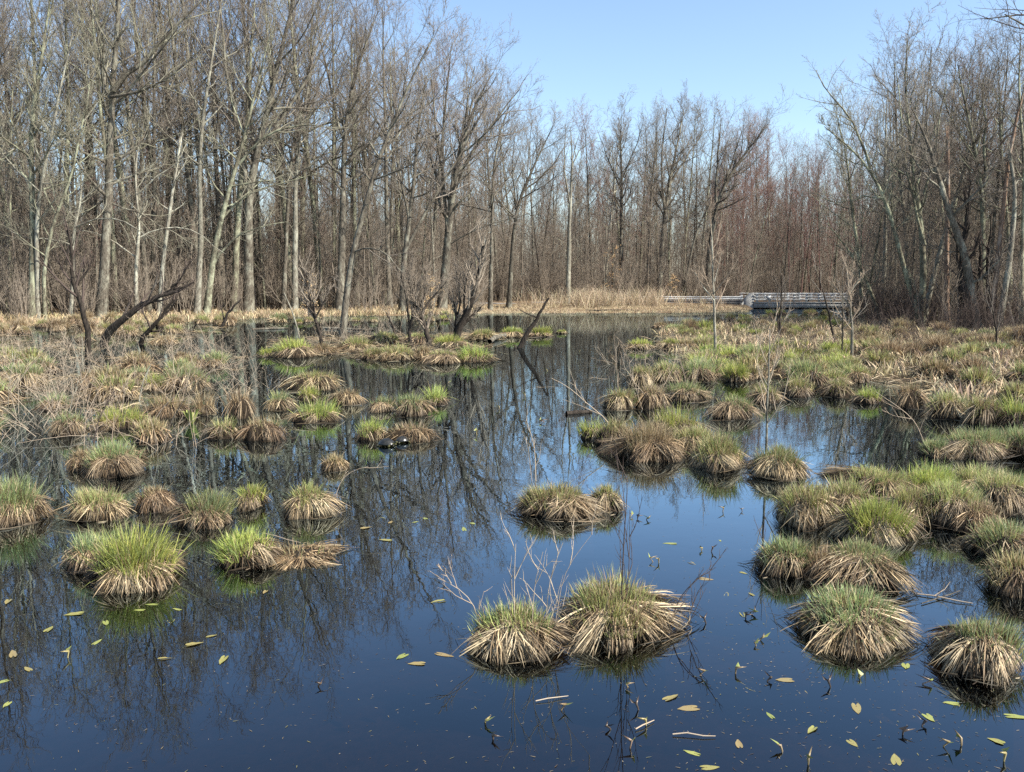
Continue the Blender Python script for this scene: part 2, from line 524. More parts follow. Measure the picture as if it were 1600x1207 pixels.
hero('bank_tree', 'lichen-covered tree with long pale limbs drooping low over the left bank', 52, [(322, 492), (328, 430), (345, 340), (375, 245), (400, 150), (430, 40)], .2, M_LICHEN, M_TWIGL, 7,
     extras=[([(330, 420), (345, 378), (390, 355), (425, 340), (470, 345)], .1), ([(345, 340), (370, 300), (420, 280), (490, 260)], .09), ([(375, 250), (410, 205), (460, 185), (540, 195)], .1)], group=GB, n1=14, t0=.35)
hero('bank_tree', 'massive forked tree whose vase crown sweeps towards the open sky', 57, [(387, 488), (391, 420), (388, 300), (408, 190), (440, 60), (480, -120)], .36, M_BARK, M_TWIG, 8,
     extras=[([(390, 270), (375, 180), (360, 60), (350, -80)], .2), ([(400, 220), (440, 160), (480, 80), (520, -20)], .17)], group=GB, n1=22, t0=.42, L1=.32, a1=.6)
hero('bank_tree', 'dark slim trunk between the massive forked tree and a pale column', 62, [(442, 482), (446, 350), (450, 250), (470, 120), (490, 0)], .17, M_BARK, M_TWIG, 9, group=GB, n1=16, t0=.4)
hero('bank_tree', 'straight column of a trunk, pale grey, ringed by tan beech leaves', 60, [(460, 484), (462, 380), (464, 260), (468, 190), (486, 90), (500, -50)], .22, M_PALE, M_TWIG, 10, group=GB, n1=20, t0=.42,
     extras=[([(466, 230), (500, 170), (540, 140), (600, 130)], .08)])
hero('bank_tree', 'upright dark tree crossed by the leaning trunk on the sedge island', 57, [(530, 490), (532, 400), (535, 280), (536, 180), (548, 90), (590, -40)], .28, M_BARK, M_TWIG, 11,
     extras=[([(538, 230), (570, 190), (610, 155), (690, 105)], .15), ([(536, 190), (515, 120), (505, 40), (490, -40)], .13)], group=GB, n1=20, t0=.4, L1=.28)
hero('leaning_tree', 'long dark trunk leaning across the sky gap, rooted among island tussocks', 42, [(534, 527), (537, 470), (545, 400), (580, 262), (610, 170), (640, 105), (672, 40)], .17, M_BARK, M_TWIG, 12,
     extras=[([(548, 390), (580, 375), (620, 405), (645, 440)], .06), ([(537, 470), (530, 440), (527, 425)], .04), ([(590, 235), (640, 205), (700, 180)], .05)], n1=16, t0=.5, L1=.26, k2=7, k3=6, wet=True)
hero('bank_tree', 'dark forked tree with a limb sweeping up beside the leaning trunk', 68, [(628, 486), (632, 400), (640, 330), (648, 260), (652, 170), (665, 80)], .25, M_BARK, M_TWIG, 13,
     extras=[([(634, 385), (665, 315), (692, 262), (730, 190), (745, 120)], .17), ([(640, 330), (625, 250), (610, 170), (600, 110)], .13)], group=GB, n1=16, t0=.45)
hero('bank_tree', 'broad vase-shaped tree whose fan of limbs leans over the shrubby island', 70, [(688, 487), (697, 400), (703, 310), (714, 240), (738, 140), (770, 75)], .42, M_BARK, M_TWIG, 14,
     extras=[([(700, 350), (690, 250), (680, 150), (675, 80)], .2), ([(703, 300), (730, 220), (770, 160), (812, 100)], .2), ([(706, 290), (720, 200), (730, 130), (742, 60)], .17), ([(692, 380), (720, 352), (770, 335), (840, 315)], .09)], group=GB, n1=22, t0=.35, L1=.3, a1=.55, lean=(.2, 0, 0))
hero('bank_tree', 'slim straight tree one step towards the reeds from the vase-shaped tree', 76, [(766, 482), (768, 380), (770, 260), (778, 190), (800, 120)], .2, M_BARK, M_TWIG, 15, group=GB, n1=18, t0=.45, lean=(.2, 0, 0))
hero('bank_tree', 'grey tree with a crown tilted towards the dead snag by the reeds', 80, [(795, 480), (800, 370), (808, 300), (835, 230), (865, 160)], .24, M_BARK, M_TWIG, 16, extras=[([(806, 310), (800, 240), (805, 180)], .12), ([(815, 280), (860, 240), (890, 190)], .12)], group=GB, n1=18, t0=.45, lean=(.2, 0, 0))
hero('bank_tree', 'small crooked lichen tree with level pale limbs behind the kinked black trunk', 53, [(108, 506), (112, 440), (106, 370), (118, 300), (112, 230)], .13, M_PALE, M_TWIGL, 35,
     extras=[([(108, 380), (70, 365), (30, 372), (0, 350)], .06), ([(110, 350), (160, 330), (215, 345), (262, 385)], .07), ([(114, 310), (150, 280), (205, 265), (250, 240)], .06)], group=GB, n1=9, t0=.4, k2=6, k3=5, k4=4)
hero('bank_tree', 'small lichen tree with long drooping pale limbs over the big black arch', 55, [(214, 500), (212, 430), (220, 350), (212, 270), (218, 200)], .13, M_PALE, M_TWIGL, 36,
     extras=[([(214, 400), (175, 370), (130, 350), (90, 362)], .06), ([(216, 370), (255, 345), (300, 350), (350, 395)], .07), ([(214, 300), (260, 255), (310, 230), (350, 235)], .06)], group=GB, n1=9, t0=.4, k2=6, k3=5, k4=4)
hero('dead_snag', 'tall dead snag with a broken forked top rising behind the reed bed', 84, [(886, 478), (889, 380), (892, 280), (896, 220), (892, 170)], .26, M_PALE, M_TWIG, 17, extras=[([(894, 240), (905, 205), (915, 195), (935, 188)], .09), ([(894, 225), (902, 180), (912, 165)], .06), ([(890, 300), (880, 230), (884, 165)], .13)], group=GB, n1=4, t0=.6, L1=.12, k2=3, k3=3, k4=2)
hero('far_bank_tree', 'tall straight tree with a narrow fan crown behind the reeds', 98, [(968, 468), (971, 380), (972, 280), (969, 210), (972, 145)], .31, M_BARK, M_TWIG, 18, extras=[([(971, 280), (950, 220), (935, 170)], .12), ([(971, 260), (995, 200), (1005, 150)], .12)], group=GB, n1=24, t0=.45, L1=.27, a1=.6)
hero('far_bank_tree', 'tallest tree behind the guardrail, its crown a wide rounded fan', 98, [(1028, 468), (1034, 380), (1045, 280), (1058, 210), (1072, 128)], .33, M_BARK, M_TWIG, 19, extras=[([(1040, 310), (1030, 230), (1040, 140)], .18), ([(1047, 270), (1080, 210), (1110, 165)], .16), ([(1042, 300), (1010, 230), (1010, 170)], .13)], group=GB, n1=24, t0=.4, L1=.28, a1=.6)
hero('far_bank_tree', 'straight companion trunk close beside the tallest tree behind the guardrail', 96, [(1010, 468), (1016, 380), (1020, 290), (1026, 220), (1030, 170)], .25, M_BARK, M_TWIG, 20, group=GB, n1=18, t0=.45)
hero('far_bank_tree', 'trunk leaning strongly towards the vase tree behind the guardrail', 95, [(1068, 468), (1072, 430), (1085, 360), (1105, 310), (1125, 275)], .16, M_BARK, M_TWIG, 21, group=GB, n1=10, t0=.6)
hero('far_bank_tree', 'dark vase-shaped tree forking in two behind the guardrail and bridge', 94, [(1102, 468), (1107, 390), (1115, 310), (1128, 268), (1155, 225), (1195, 165)], .36, M_BARK, M_TWIG, 22, extras=[([(1117, 300), (1119, 240), (1124, 190), (1130, 150)], .2), ([(1130, 265), (1150, 210), (1165, 165)], .15)], group=GB, n1=24, t0=.45, L1=.27, a1=.6)
GR = 'trees at the brushy bank by the bridge'
hero('crooked_tree', 'crooked lichen-pale trunk bowing towards the bridge', 46, [(1442, 517), (1432, 475), (1415, 425), (1402, 392), (1394, 360), (1375, 308), (1352, 258), (1328, 228), (1285, 190)], .15, M_LICHEN, M_TWIGL, 23,
     extras=[([(1372, 305), (1345, 300), (1310, 315), (1275, 300)], .05), ([(1352, 258), (1330, 180), (1290, 140), (1270, 100)], .09), ([(1432, 475), (1425, 440), (1415, 425)], .05)], group=GR, n1=16, t0=.45, L1=.28)
hero('crooked_tree', 'thin trunk slanting over the end of the bridge railing', 47, [(1382, 510), (1365, 465), (1345, 420), (1318, 380), (1290, 345)], .1, M_LICHEN, M_TWIGL, 24, group=GR, n1=12, t0=.3, L1=.35, k3=6)
hero('bank_tree', 'slim double trunk growing beside the slanting one by the bridge end', 50, [(1346, 510), (1344, 420), (1328, 310), (1318, 240), (1300, 170)], .12, M_LICHEN, M_TWIGL, 25, extras=[([(1345, 440), (1352, 340), (1345, 250)], .06)], group=GR, n1=16, t0=.4, k3=6)
hero('bank_tree', 'tall feathery tree with the highest pointed crown on the brushy bank', 50, [(1438, 512), (1436, 400), (1428, 290), (1422, 200), (1418, 120), (1424, 45)], .2, M_LICHEN, M_TWIG, 26, extras=[([(1436, 380), (1405, 260), (1395, 150), (1390, 90)], .1), ([(1432, 330), (1455, 200), (1470, 110)], .1)], group=GR, n1=22, t0=.4, L1=.26, a1=.55)
hero('bowed_tree', 'grey trunk growing out of the hollow tree and bowed towards the sky gap', 46, [(1528, 516), (1520, 450), (1514, 388), (1490, 342), (1474, 272), (1455, 212), (1426, 150)], .27, M_BARK, M_TWIG, 27, extras=[([(1514, 395), (1480, 382), (1452, 373)], .06), ([(1470, 262), (1430, 232), (1390, 222), (1368, 208)], .06), ([(1520, 440), (1545, 420), (1560, 360)], .1)], group=GR, n1=12, t0=.5, L1=.3, k3=6)
hero('dead_snag', 'reddish dead snag splintered at its top beside the hollow tree', 47, [(1548, 516), (1555, 440), (1566, 340), (1574, 240), (1592, 160)], .16, M_DEAD, M_TWIG, 28, extras=[([(1580, 200), (1560, 225), (1540, 255)], .07)], group=GR, n1=5, t0=.5, L1=.12, k2=4, k3=3, k4=2, broken=True)
hero('dead_snag', 'stout pale snag with a jagged broken top near the picture edge', 46, [(1558, 517), (1572, 440), (1582, 370), (1586, 290), (1578, 240)], .18, M_PALE, M_TWIG, 29, group=GR, n1=3, t0=.5, L1=.12, k2=3, k3=3, k4=2, broken=True)
hero('dead_snag', 'slim dark ivy-rough snag between the feathery tree and the hollow tree', 49, [(1480, 514), (1481, 400), (1482, 290), (1480, 205)], .16, M_DEAD, M_TWIG, 30, group=GR, n1=5, t0=.4, L1=.1, k2=4, k3=3, k4=2, broken=True)
hero('bank_tree', 'many-limbed tree whose crown rises behind the hollow tree', 51, [(1532, 514), (1536, 400), (1540, 300), (1520, 210), (1506, 130), (1500, 85)], .2, M_LICHEN, M_TWIG, 31, extras=[([(1540, 300), (1555, 220), (1545, 130), (1560, 80)], .12), ([(1530, 250), (1490, 180), (1470, 120)], .09)], group=GR, n1=20, t0=.4, L1=.26)
hero('bank_tree', 'slender tree at the picture edge beyond the pale jagged snag', 47, [(1598, 518), (1600, 400), (1606, 260), (1598, 130), (1600, 40)], .15, M_LICHEN, M_TWIG, 32, group=GR, n1=18, t0=.35)
hero('hollow_tree', 'burly dark hollow tree of several fused stems on the brushy bank', 45.5, [(1516, 517), (1508, 470), (1506, 425), (1512, 392), (1520, 340), (1526, 270)], .33, M_DARK, M_TWIGD, 34,
     extras=[([(1532, 517), (1536, 470), (1530, 420), (1534, 370)], .26), ([(1545, 516), (1550, 480), (1543, 440), (1552, 390), (1556, 330)], .18), ([(1498, 516), (1502, 460), (1500, 400), (1494, 350)], .13)], group=GR, n1=9, t0=.4, L1=.25, k2=5, k3=5, k4=4)
# a tree out of view whose branch hangs into the upper corner
hero('overhanging_tree', 'bare branch of a nearer tree hanging into the upper corner of the sky', 22, [(1905, 640), (1900, 300), (1880, 60), (1850, -120)], .2, M_BARK, M_TWIGD, 33,
     extras=[([(1890, 120), (1780, 70), (1660, 72), (1590, 42), (1535, 25)], .085), ([(1880, 60), (1760, 10), (1680, -10), (1620, 0), (1560, -5)], .07), ([(1700, 72), (1640, 85), (1590, 95)], .04)], n1=8, t0=.5, L1=.2, k2=9, k3=5, k4=4, twig_r=.006)

# ------------------------------------------------------------------ woods behind, one tree each
taken = []
LAND = [(48, 'the dark corner tree'), (64, 'the pale twin trunks'), (158, 'the thick long-limbed tree'), (250, 'the leaning pale dead trunk'), (310, 'the straight pale trunk'), (350, 'the low-limbed lichen tree'),
        (390, 'the massive forked tree'), (442, 'the dark slim trunk'), (462, 'the pale column trunk'), (532, 'the upright dark tree'), (580, 'the long leaning trunk'), (635, 'the dark forked tree'), (700, 'the vase-shaped bank tree'),
        (768, 'the slim straight tree'), (812, 'the tilted grey tree'), (890, 'the dead snag'), (970, 'the narrow fan tree'), (1030, 'the tallest guardrail tree'), (1085, 'the leaning guardrail trunk'), (1115, 'the two-forked vase tree'),
        (1180, 'the bridge end block'), (1260, 'the middle of the bridge'), (1325, 'the far bridge end'), (1365, 'the slanting thin trunk'), (1400, 'the crooked lichen trunk'), (1436, 'the feathery tree'), (1481, 'the dark rough snag'), (1520, 'the hollow tree'),
        (1570, 'the splintered snags'), (1605, 'the edge tree')]
def zone_label(px, d, size, tone):
    x_, nm = min(LAND, key=lambda q: abs(q[0] - px))
    rel = 'just behind' if abs(px - x_) < 9 else ('left of' if px < x_ else 'right of')
    dep = 'in the front row' if d < 9 else 'further in' if d < 24 else 'deep in the wood'
    return '%s %s tree %s %s, %s' % (size, tone, rel, nm, dep), 'wood trees near ' + nm[4:]
rows = [(n, lo, hi, k) for n, lo, hi, k in ((95, 2, 16, 'A'), (72, 8, 26, 'B'), (60, 24, 44, 'B'))]
rows += [(46, 3, 16, 'L'), (16, 2, 12, 'R')]
for n, lo, hi, kind in rows:
    xs = (np.arange(n) + rng.uniform(.1, .9, n)) / n * {'L': 800, 'R': 320}.get(kind, 1860) + {'L': -130, 'R': 1370}.get(kind, -130)
    for px in xs:
        Y = forest_y(px) + rng.uniform(lo, hi)
        p = at_y(px, 440, Y)
        x, y = p[0], Y
        if any((x - a) ** 2 + (y - b) ** 2 < 1.2 for a, b in taken): continue
        taken.append((x, y))
        hmax = CAM_H + (440 - sky_y(px)) * Y / F
        if kind == 'A':
            h = min(rng.uniform(9, 17), hmax * .92)
            pi = rng.integers(0, 5); ms = POLE[pi]
            lab, grp = zone_label(px, Y - forest_y(px), 'short slender' if h < 11.5 else 'slender', ('grey', 'pale', 'lichen-green', 'reddish-twigged', 'dark')[pi])
            sc = h / 14.0
            o = place_tree('slender_tree', lab, (x, y, hz(x, y)), ms, rng.uniform(0, 6.28), sc ** .5, grp, sz=sc)
        else:
            h = min(hmax * (rng.uniform(.66, .9) if kind == 'B' else rng.uniform(.84, 1.02)), 25 if kind == 'B' else 30)
            red = 1120 < px < 1345 or rng.random() < .08
            gi_ = 6 if red and rng.random() < .6 else rng.integers(0, 8) if red else [0, 1, 2, 3, 4, 5, 7][rng.integers(0, 7)]
            ms = GEN[gi_]
            lab, grp = zone_label(px, Y - forest_y(px), 'tall' if h > 18 else 'medium-height', ('grey', 'lichen-green', 'pale', 'grey', 'grey', 'lichen-green', 'reddish', 'grey')[gi_])
            sc = h / 22.0
            o = place_tree('wood_tree', lab, (x, y, hz(x, y)), ms, rng.uniform(0, 6.28), sc ** .7 * rng.uniform(.85, 1.1), grp, sz=sc)

# masses nobody could count: instances on points
def scatter(name, protos, pts, rots, scls, idx, label, cat, mat):
    """protos: list of Geo or meshes; one object of kind stuff whose points carry the pieces"""
    me = bpy.data.meshes.new(name)
    n = len(pts)
    me.vertices.add(n); me.vertices.foreach_set('co', np.asarray(pts, np.float32).ravel())
    for nm, ty, key, val in (('rot', 'FLOAT_VECTOR', 'vector', rots), ('scl', 'FLOAT_VECTOR', 'vector', scls), ('pick', 'INT', 'value', idx)):
        a = me.attributes.new(nm, ty, 'POINT')
        a.data.foreach_set(key, np.asarray(val, np.int32 if ty == 'INT' else np.float32).ravel())
    pc = bpy.data.collections.new(name + '_pieces')
    for i_, g in enumerate(protos):
        m_ = g if isinstance(g, bpy.types.Mesh) else g.mesh(name + '_piece', mat, col=False)
        pc.objects.link(bpy.data.objects.new('%s_piece_%02d' % (name, i_), m_))
    t = bpy.data.node_groups.new(name, 'GeometryNodeTree')
    t.interface.new_socket('Geometry', in_out='INPUT', socket_type='NodeSocketGeometry')
    t.interface.new_socket('Geometry', in_out='OUTPUT', socket_type='NodeSocketGeometry')
    gi, go = t.nodes.new('NodeGroupInput'), t.nodes.new('NodeGroupOutput')
    ip = t.nodes.new('GeometryNodeInstanceOnPoints'); ip.inputs['Pick Instance'].default_value = True
    ci = t.nodes.new('GeometryNodeCollectionInfo'); ci.inputs['Collection'].default_value = pc
    ci.inputs['Separate Children'].default_value = True; ci.inputs['Reset Children'].default_value = True
    def na(nm, ty):
        x = t.nodes.new('GeometryNodeInputNamedAttribute'); x.data_type = ty; x.inputs['Name'].default_value = nm
        return x.outputs['Attribute']
    t.links.new(gi.outputs[0], ip.inputs['Points']); t.links.new(ci.outputs[0], ip.inputs['Instance'])
    t.links.new(na('pick', 'INT'), ip.inputs['Instance Index'])
    t.links.new(na('rot', 'FLOAT_VECTOR'), ip.inputs['Rotation']); t.links.new(na('scl', 'FLOAT_VECTOR'), ip.inputs['Scale'])
    t.links.new(ip.outputs[0], go.inputs[0])
    o = link(name, me, kind='stuff')
    md = o.modifiers.new('pieces', 'NODES'); md.node_group = t
    return tag(o, label, cat)
def mass(name, mat, seed, n, px_rng, d_rng, h_rng, build, label, cat, pw=.8):
    r = np.random.default_rng(seed)
    protos = [build(np.random.default_rng(seed * 10 + i)) for i in range(5)]
    pts, rots, scls = [], [], []
    for i in range(n):
        px = r.uniform(*px_rng)
        Y = forest_y(px) + r.uniform(*d_rng)
        x = at_y(px, 440, Y)[0]
        hmax = CAM_H + (440 - sky_y(px)) * Y / F
        s = min(r.uniform(*h_rng), hmax * .84)
        pts.append((x, Y, hz(x, Y) - .05)); rots.append((r.normal(0, .055), r.normal(0, .055), r.uniform(0, 6.28))); scls.append((s ** pw * r.uniform(.8, 1.2),) * 2 + (s,))
    return scatter(name, protos, pts, rots, scls, r.integers(0, 5, n), label, cat, mat)
def proto_far(r):
    g, c = build_tree(r, [(0, 0, 0), (r.normal(0, .03), r.normal(0, .03), .35), (r.normal(0, .06), r.normal(0, .06), .7), (r.normal(0, .09), r.normal(0, .09), 1)], .0065, n1=18, t0=.25, L1=.3, a1=.75, k2=7, k3=6, k4=4, twig_r=.00045, tip_r=.0006, wig=.003, u=.05)
    g.add(np.concatenate(c.V), np.concatenate(c.Q), np.concatenate(c.T) if c.T else None)
    return g
def proto_maple(r):
    g, c = build_tree(r, [(0, 0, 0), (r.normal(0, .04), r.normal(0, .04), .5), (r.normal(0, .08), r.normal(0, .08), 1)], .0065, n1=16, t0=.25, L1=.3, a1=.75, k2=6, k3=6, k4=2, twig_r=.0006, tip_r=.0006, wig=.003, u=.05)
    g.add(np.concatenate(c.V), np.concatenate(c.Q), np.concatenate(c.T) if c.T else None)
    return g
def proto_sapling(r):
    g, c = build_tree(r, [(0, 0, 0), (r.normal(0, .03), r.normal(0, .03), .5), (r.normal(0, .06), r.normal(0, .06), 1)], .0075, n1=18, t0=.1, L1=.34, a1=.85, k2=6, k3=5, k4=4, twig_r=.0010, tip_r=.001, wig=.006, u=.12)
    g.add(np.concatenate(c.V), np.concatenate(c.Q), np.concatenate(c.T) if c.T else None)
    return g
mass('far_woods', M_TWIG, 41, 1300, (-250, 1850), (26, 125), (9, 22), proto_far, 'dense far-off bare wood closing the view behind the trees', 'woods')
mass('maple_stand', M_TWIGR, 46, 70, (1110, 1350), (4, 40), (11, 18), proto_maple, 'reddish haze of budding maples in the woods behind the bridge', 'woods')
mass('sapling_thicket', M_BRUSH, 44, 2500, (-200, 1800), (2, 100), (3, 12), proto_sapling, 'brown haze of bare saplings filling the woods between the trunks', 'saplings')
def proto_brush(r):
    g = Geo()
    n = 9
    d = nrm(np.stack([r.normal(0, .35, n), r.normal(0, .35, n), np.ones(n)], -1))
    P = grow(r, np.stack([r.normal(0, .12, n), r.normal(0, .12, n), np.full(n, -.03)], -1), d, r.uniform(.6, 1.1, n), 6, .09, .03)
    R = np.full(n, .008)[:, None] * (1 - np.linspace(0, 1, 6) * .7)[None]
    g.tubes(P, R, 4)
    S2, D2, L2, r_ = spawn(r, P, R, np.full(n, 1.0), 7, .2, 1, .6, .2, .42, .1)
    P2 = grow(r, S2, D2, L2, 4, .12, .06); R2 = np.clip(r_ * .6, .002, .01)[:, None] * np.array((1, .8, .5, 0))[None]
    g.tubes(P2, R2, 3)
    S3, D3, L3, r_ = spawn(r, P2, R2, L2, 6, .1, 1, .6, .2, .5, .05)
    P3 = grow(r, S3, D3, L3, 2, .1, .03)
    g.tubes(P3, np.stack([np.full(len(P3), .0022), np.zeros(len(P3))], 1), 3)
    return g
mass('underbrush', M_BRUSH, 42, 520, (-150, 1750), (-1.0, 26), (1.8, 5.0), proto_brush, 'tangled brown underbrush of bare shrubs along the foot of the woods', 'underbrush')
mass('thicket', M_TWIGD, 43, 46, (1345, 1720), (-3.5, 7), (1.2, 3.6), proto_brush, 'dark tangled thicket at the foot of the hollow tree and snags', 'thicket')

# ------------------------------------------------------------------ sedge tussocks
def lerp(a, b, t): return a + (b - a) * t
GREENS = {'g': ((.20, .245, .105), (.31, .335, .13), (.24, .285, .15)), 'y': ((.30, .34, .08), (.41, .42, .11), (.24, .29, .095)),
          'm': ((.24, .275, .10), (.36, .37, .125), (.40, .36, .17)), 'b': ((.26, .21, .11), (.22, .24, .09), (.34, .26, .14)), 's': ((.42, .30, .16), (.48, .36, .20), (.36, .26, .13))}
STRAWS = np.array(((.25, .178, .10), (.37, .28, .165), (.48, .39, .25), (.14, .092, .052), (.30, .22, .13), (.075, .048, .028)))
def tussock_meshes(seed, R, top, kind, nS, nG, wid=1.0, ell=1.0):
    """skirt radius R at the water, grass tips at height top"""
    r = np.random.default_rng(seed)
    tall = {'y': .6, 's': .75}.get(kind, .5) * r.uniform(.8, 1.2)
    g = min(top * tall, .42)
    Hc = max(top - g * .82, .06)
    # peat core
    na, nz = 18, 8
    zz = np.array((-.55, -.1, .25, .5, .72, .88, .97, 1.0)) * Hc
    zz[0] = -.6
    rr = np.array((.76, .74, .70, .66, .58, .44, .22, .01)) * R
    a = np.arange(na) * 2 * PI / na
    ph = r.uniform(0, 6.28, 4)
    def lump(az): return 1 + .13 * np.sin(az + ph[3]) + .12 * np.sin(2 * az + ph[0]) + .09 * np.sin(3 * az + ph[1]) + .06 * np.sin(5 * az + ph[2])
    RR = rr[:, None] * lump(a)[None] * r.uniform(.92, 1.06, (nz, na))
    V = np.stack([RR * np.cos(a), RR * np.sin(a) * ell, np.broadcast_to(zz[:, None], RR.shape) + r.normal(0, .02, RR.shape) * Hc], -1).reshape(-1, 3)
    i = np.arange(nz - 1)[:, None] * na; j = np.arange(na)[None]; j2 = (j + 1) % na
    Q = np.stack([i + j, i + j2, i + na + j2, i + na + j], -1).reshape(-1, 4)
    core = make_mesh('peat_core', V, Q, None, M_PEAT, smooth=True)
    def surf(x, az):     # height of the mound at relative radius x
        return Hc * np.interp(x, (0, .22, .46, .62, .74, .85), (1, .97, .88, .72, .4, .0))
    # straw skirt, combed into locks
    nl = int(r.integers(20, 30))
    laz = r.uniform(0, 6.28, nl); lt = r.uniform(.74, 1.16, nl); lz = r.uniform(-.04, .12, nl) * top; ltw = r.normal(0, .24, nl); lcol = r.integers(0, 6, nl); lr = r.uniform(.25, .6, nl)
    li = r.integers(0, nl, nS)
    loose = r.random(nS) < .32
    az = np.where(loose, r.uniform(0, 6.28, nS), laz[li] + r.normal(0, .10, nS))
    x0 = np.clip(np.where(loose, r.uniform(.15, .66, nS), lr[li] + r.normal(0, .09, nS)), .05, .68)
    xt = np.where(loose, r.uniform(.6, 1.06, nS), lt[li] + r.normal(0, .07, nS))
    ta = az + np.where(loose, r.normal(0, .34, nS), ltw[li] + r.normal(0, .07, nS))
    trail = r.random(nS) < .018
    xt = np.where(trail, r.uniform(1.15, 1.5, nS), xt)
    zt = np.where(r.random(nS) < .22, r.uniform(.1, .7, nS) * Hc, lz[li] - .03 + r.normal(0, .02, nS))
    zt = np.where(trail, .004, zt)
    z0 = surf(x0, az) + .01
    lie = r.random(nS) < .045          # straws drifted against the foot
    x0 = np.where(lie, r.uniform(.85, 1.2, nS), x0); z0 = np.where(lie, .006, z0)
    xt = np.where(lie, x0 + r.uniform(-.1, .3, nS), xt); zt = np.where(lie, .004, zt); ta = np.where(lie, az + r.normal(0, .4, nS), ta)
    l0, l1 = lump(az), lump(ta)
    p0 = np.stack([x0 * R * l0 * np.cos(az), x0 * R * l0 * np.sin(az), z0], -1)
    p2 = np.stack([xt * R * l1 * np.cos(ta), xt * R * l1 * np.sin(ta), zt], -1)
    xm = lerp(x0, xt, .52); am = lerp(az, ta, .5)
    zm = np.where(lie, .006, lerp(z0, zt, .35) + r.uniform(-.06, .08, nS) * top)
    p1 = np.stack([xm * R * l0 * np.cos(am), xm * R * l0 * np.sin(am), zm], -1)
    p1 += r.normal(0, .045, (nS, 3)) * R * np.where(lie, .2, 1.0)[:, None]
    t = np.array((0, .3, .58, .82, 1.0))[None, :, None]
    P = (1 - t) ** 2 * p0[:, None] + 2 * t * (1 - t) * p1[:, None] + t * t * p2[:, None]
    P[..., 1] *= ell
    W = (r.uniform(.003, .0078, nS) * wid)[:, None] * np.array((.9, 1, 1, .85, 0))[None]
    side = nrm(np.cross(P[:, -1] - P[:, 0], r.normal(0, .5, (nS, 3)) + np.stack([np.cos(az), np.sin(az), np.full(nS, .3)], -1)))
    V, Q, T, per = ribbons(P, W, side)
    c = STRAWS[np.where(loose, r.integers(0, 6, nS), lcol[li])] * .55 + STRAWS[r.integers(0, 6, nS)] * .45
    c = c * np.exp(r.normal(0, .38, (nS, 1))).clip(.3, 1.55)
    c[r.random(nS) < .30] *= .38
    if kind == 'b': c = c * np.array((.85, .8, .78))
    C = np.repeat(c, per, 0)
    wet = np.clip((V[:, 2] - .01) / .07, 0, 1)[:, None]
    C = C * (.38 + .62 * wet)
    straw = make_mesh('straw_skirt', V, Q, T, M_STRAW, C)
    # green shoots in tufts on the crown
    nt_ = 16
    off = r.normal(0, .07, 2)
    ta_, tr_ = r.uniform(0, 6.28, nt_), np.sqrt(r.uniform(0, 1, nt_)) * .66
    th = r.uniform(.5, 1.15, nt_)
    ti = r.integers(0, nt_, nG)
    fre = r.random(nG) < .35
    bx = np.where(fre, r.normal(0, .34, nG), tr_[ti] * np.cos(ta_[ti]) + r.normal(0, .11, nG))
    by = np.where(fre, r.normal(0, .34, nG), tr_[ti] * np.sin(ta_[ti]) + r.normal(0, .11, nG))
    rad = np.hypot(bx, by); k = np.minimum(1, .74 / np.maximum(rad, 1e-6)); bx, by, rad = bx * k + off[0], by * k + off[1], np.minimum(rad, .74)
    z0 = surf(rad, 0) - .02
    ln = g * th[ti] * r.uniform(.55, 1.12, nG)
    out = np.stack([bx, by, np.zeros(nG)], -1) * r.uniform(.25, .75, nG)[:, None] + r.normal(0, .13, (nG, 3))
    out[:, 2] = 1
    out[:, :2] += r.normal(0, .12, (nt_, 2))[ti]
    d = nrm(out)
    b0 = np.stack([bx * R, by * R * ell, z0], -1)
    bend = np.stack([bx, by, np.zeros(nG)], -1) * r.uniform(0, .5, nG)[:, None] + r.normal(0, .12, (nG, 3)); bend[:, 2] -= .08
    flop = r.random(nG) < .06
    bend[flop] = bend[flop] * 2.5 + np.array((0, 0, -.55))
    tt = np.array((0, .4, .75, 1.0))[None, :, None]
    P = b0[:, None] + d[:, None] * ln[:, None, None] * tt + bend[:, None] * ln[:, None, None] * tt ** 2
    W = (r.uniform(.004, .0075, nG) * wid)[:, None] * np.array((1, .95, .7, 0))[None]
    sa = r.uniform(0, 6.28, nG)
    V, Q, T, per = ribbons(P, W, np.stack([np.cos(sa), np.sin(sa), np.zeros(nG)], -1))
    G3 = np.array(GREENS[kind])
    c = G3[np.minimum(r.integers(0, 3, nt_)[ti] * (r.random(nG) < .7) + r.integers(0, 3, nG) * 0, 2)]
    dead = r.random(nG) < {'y': .14, 'g': .25, 'm': .36, 'b': .62, 's': 1}[kind]
    c = np.where(dead[:, None], STRAWS[r.integers(0, 5, nG)], c) * r.uniform(.75, 1.25, (nG, 1))
    C = np.repeat(c[:, None], per, 1)
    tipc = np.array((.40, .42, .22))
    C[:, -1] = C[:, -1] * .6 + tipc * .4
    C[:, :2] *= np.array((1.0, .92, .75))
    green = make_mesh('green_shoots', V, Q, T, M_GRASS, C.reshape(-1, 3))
    return core, straw, green

def place_tussock(label, loc, meshes, rz=0., sc=(1, 1, 1), group=None, name='sedge_tussock'):
    o = thing(name, label, 'tussock', loc, rz, group, sc)
    link('peat_core', meshes[0], o)
    link('straw_skirt', meshes[1], o, 'stuff')
    link('green_shoots', meshes[2], o, 'stuff')
    return o

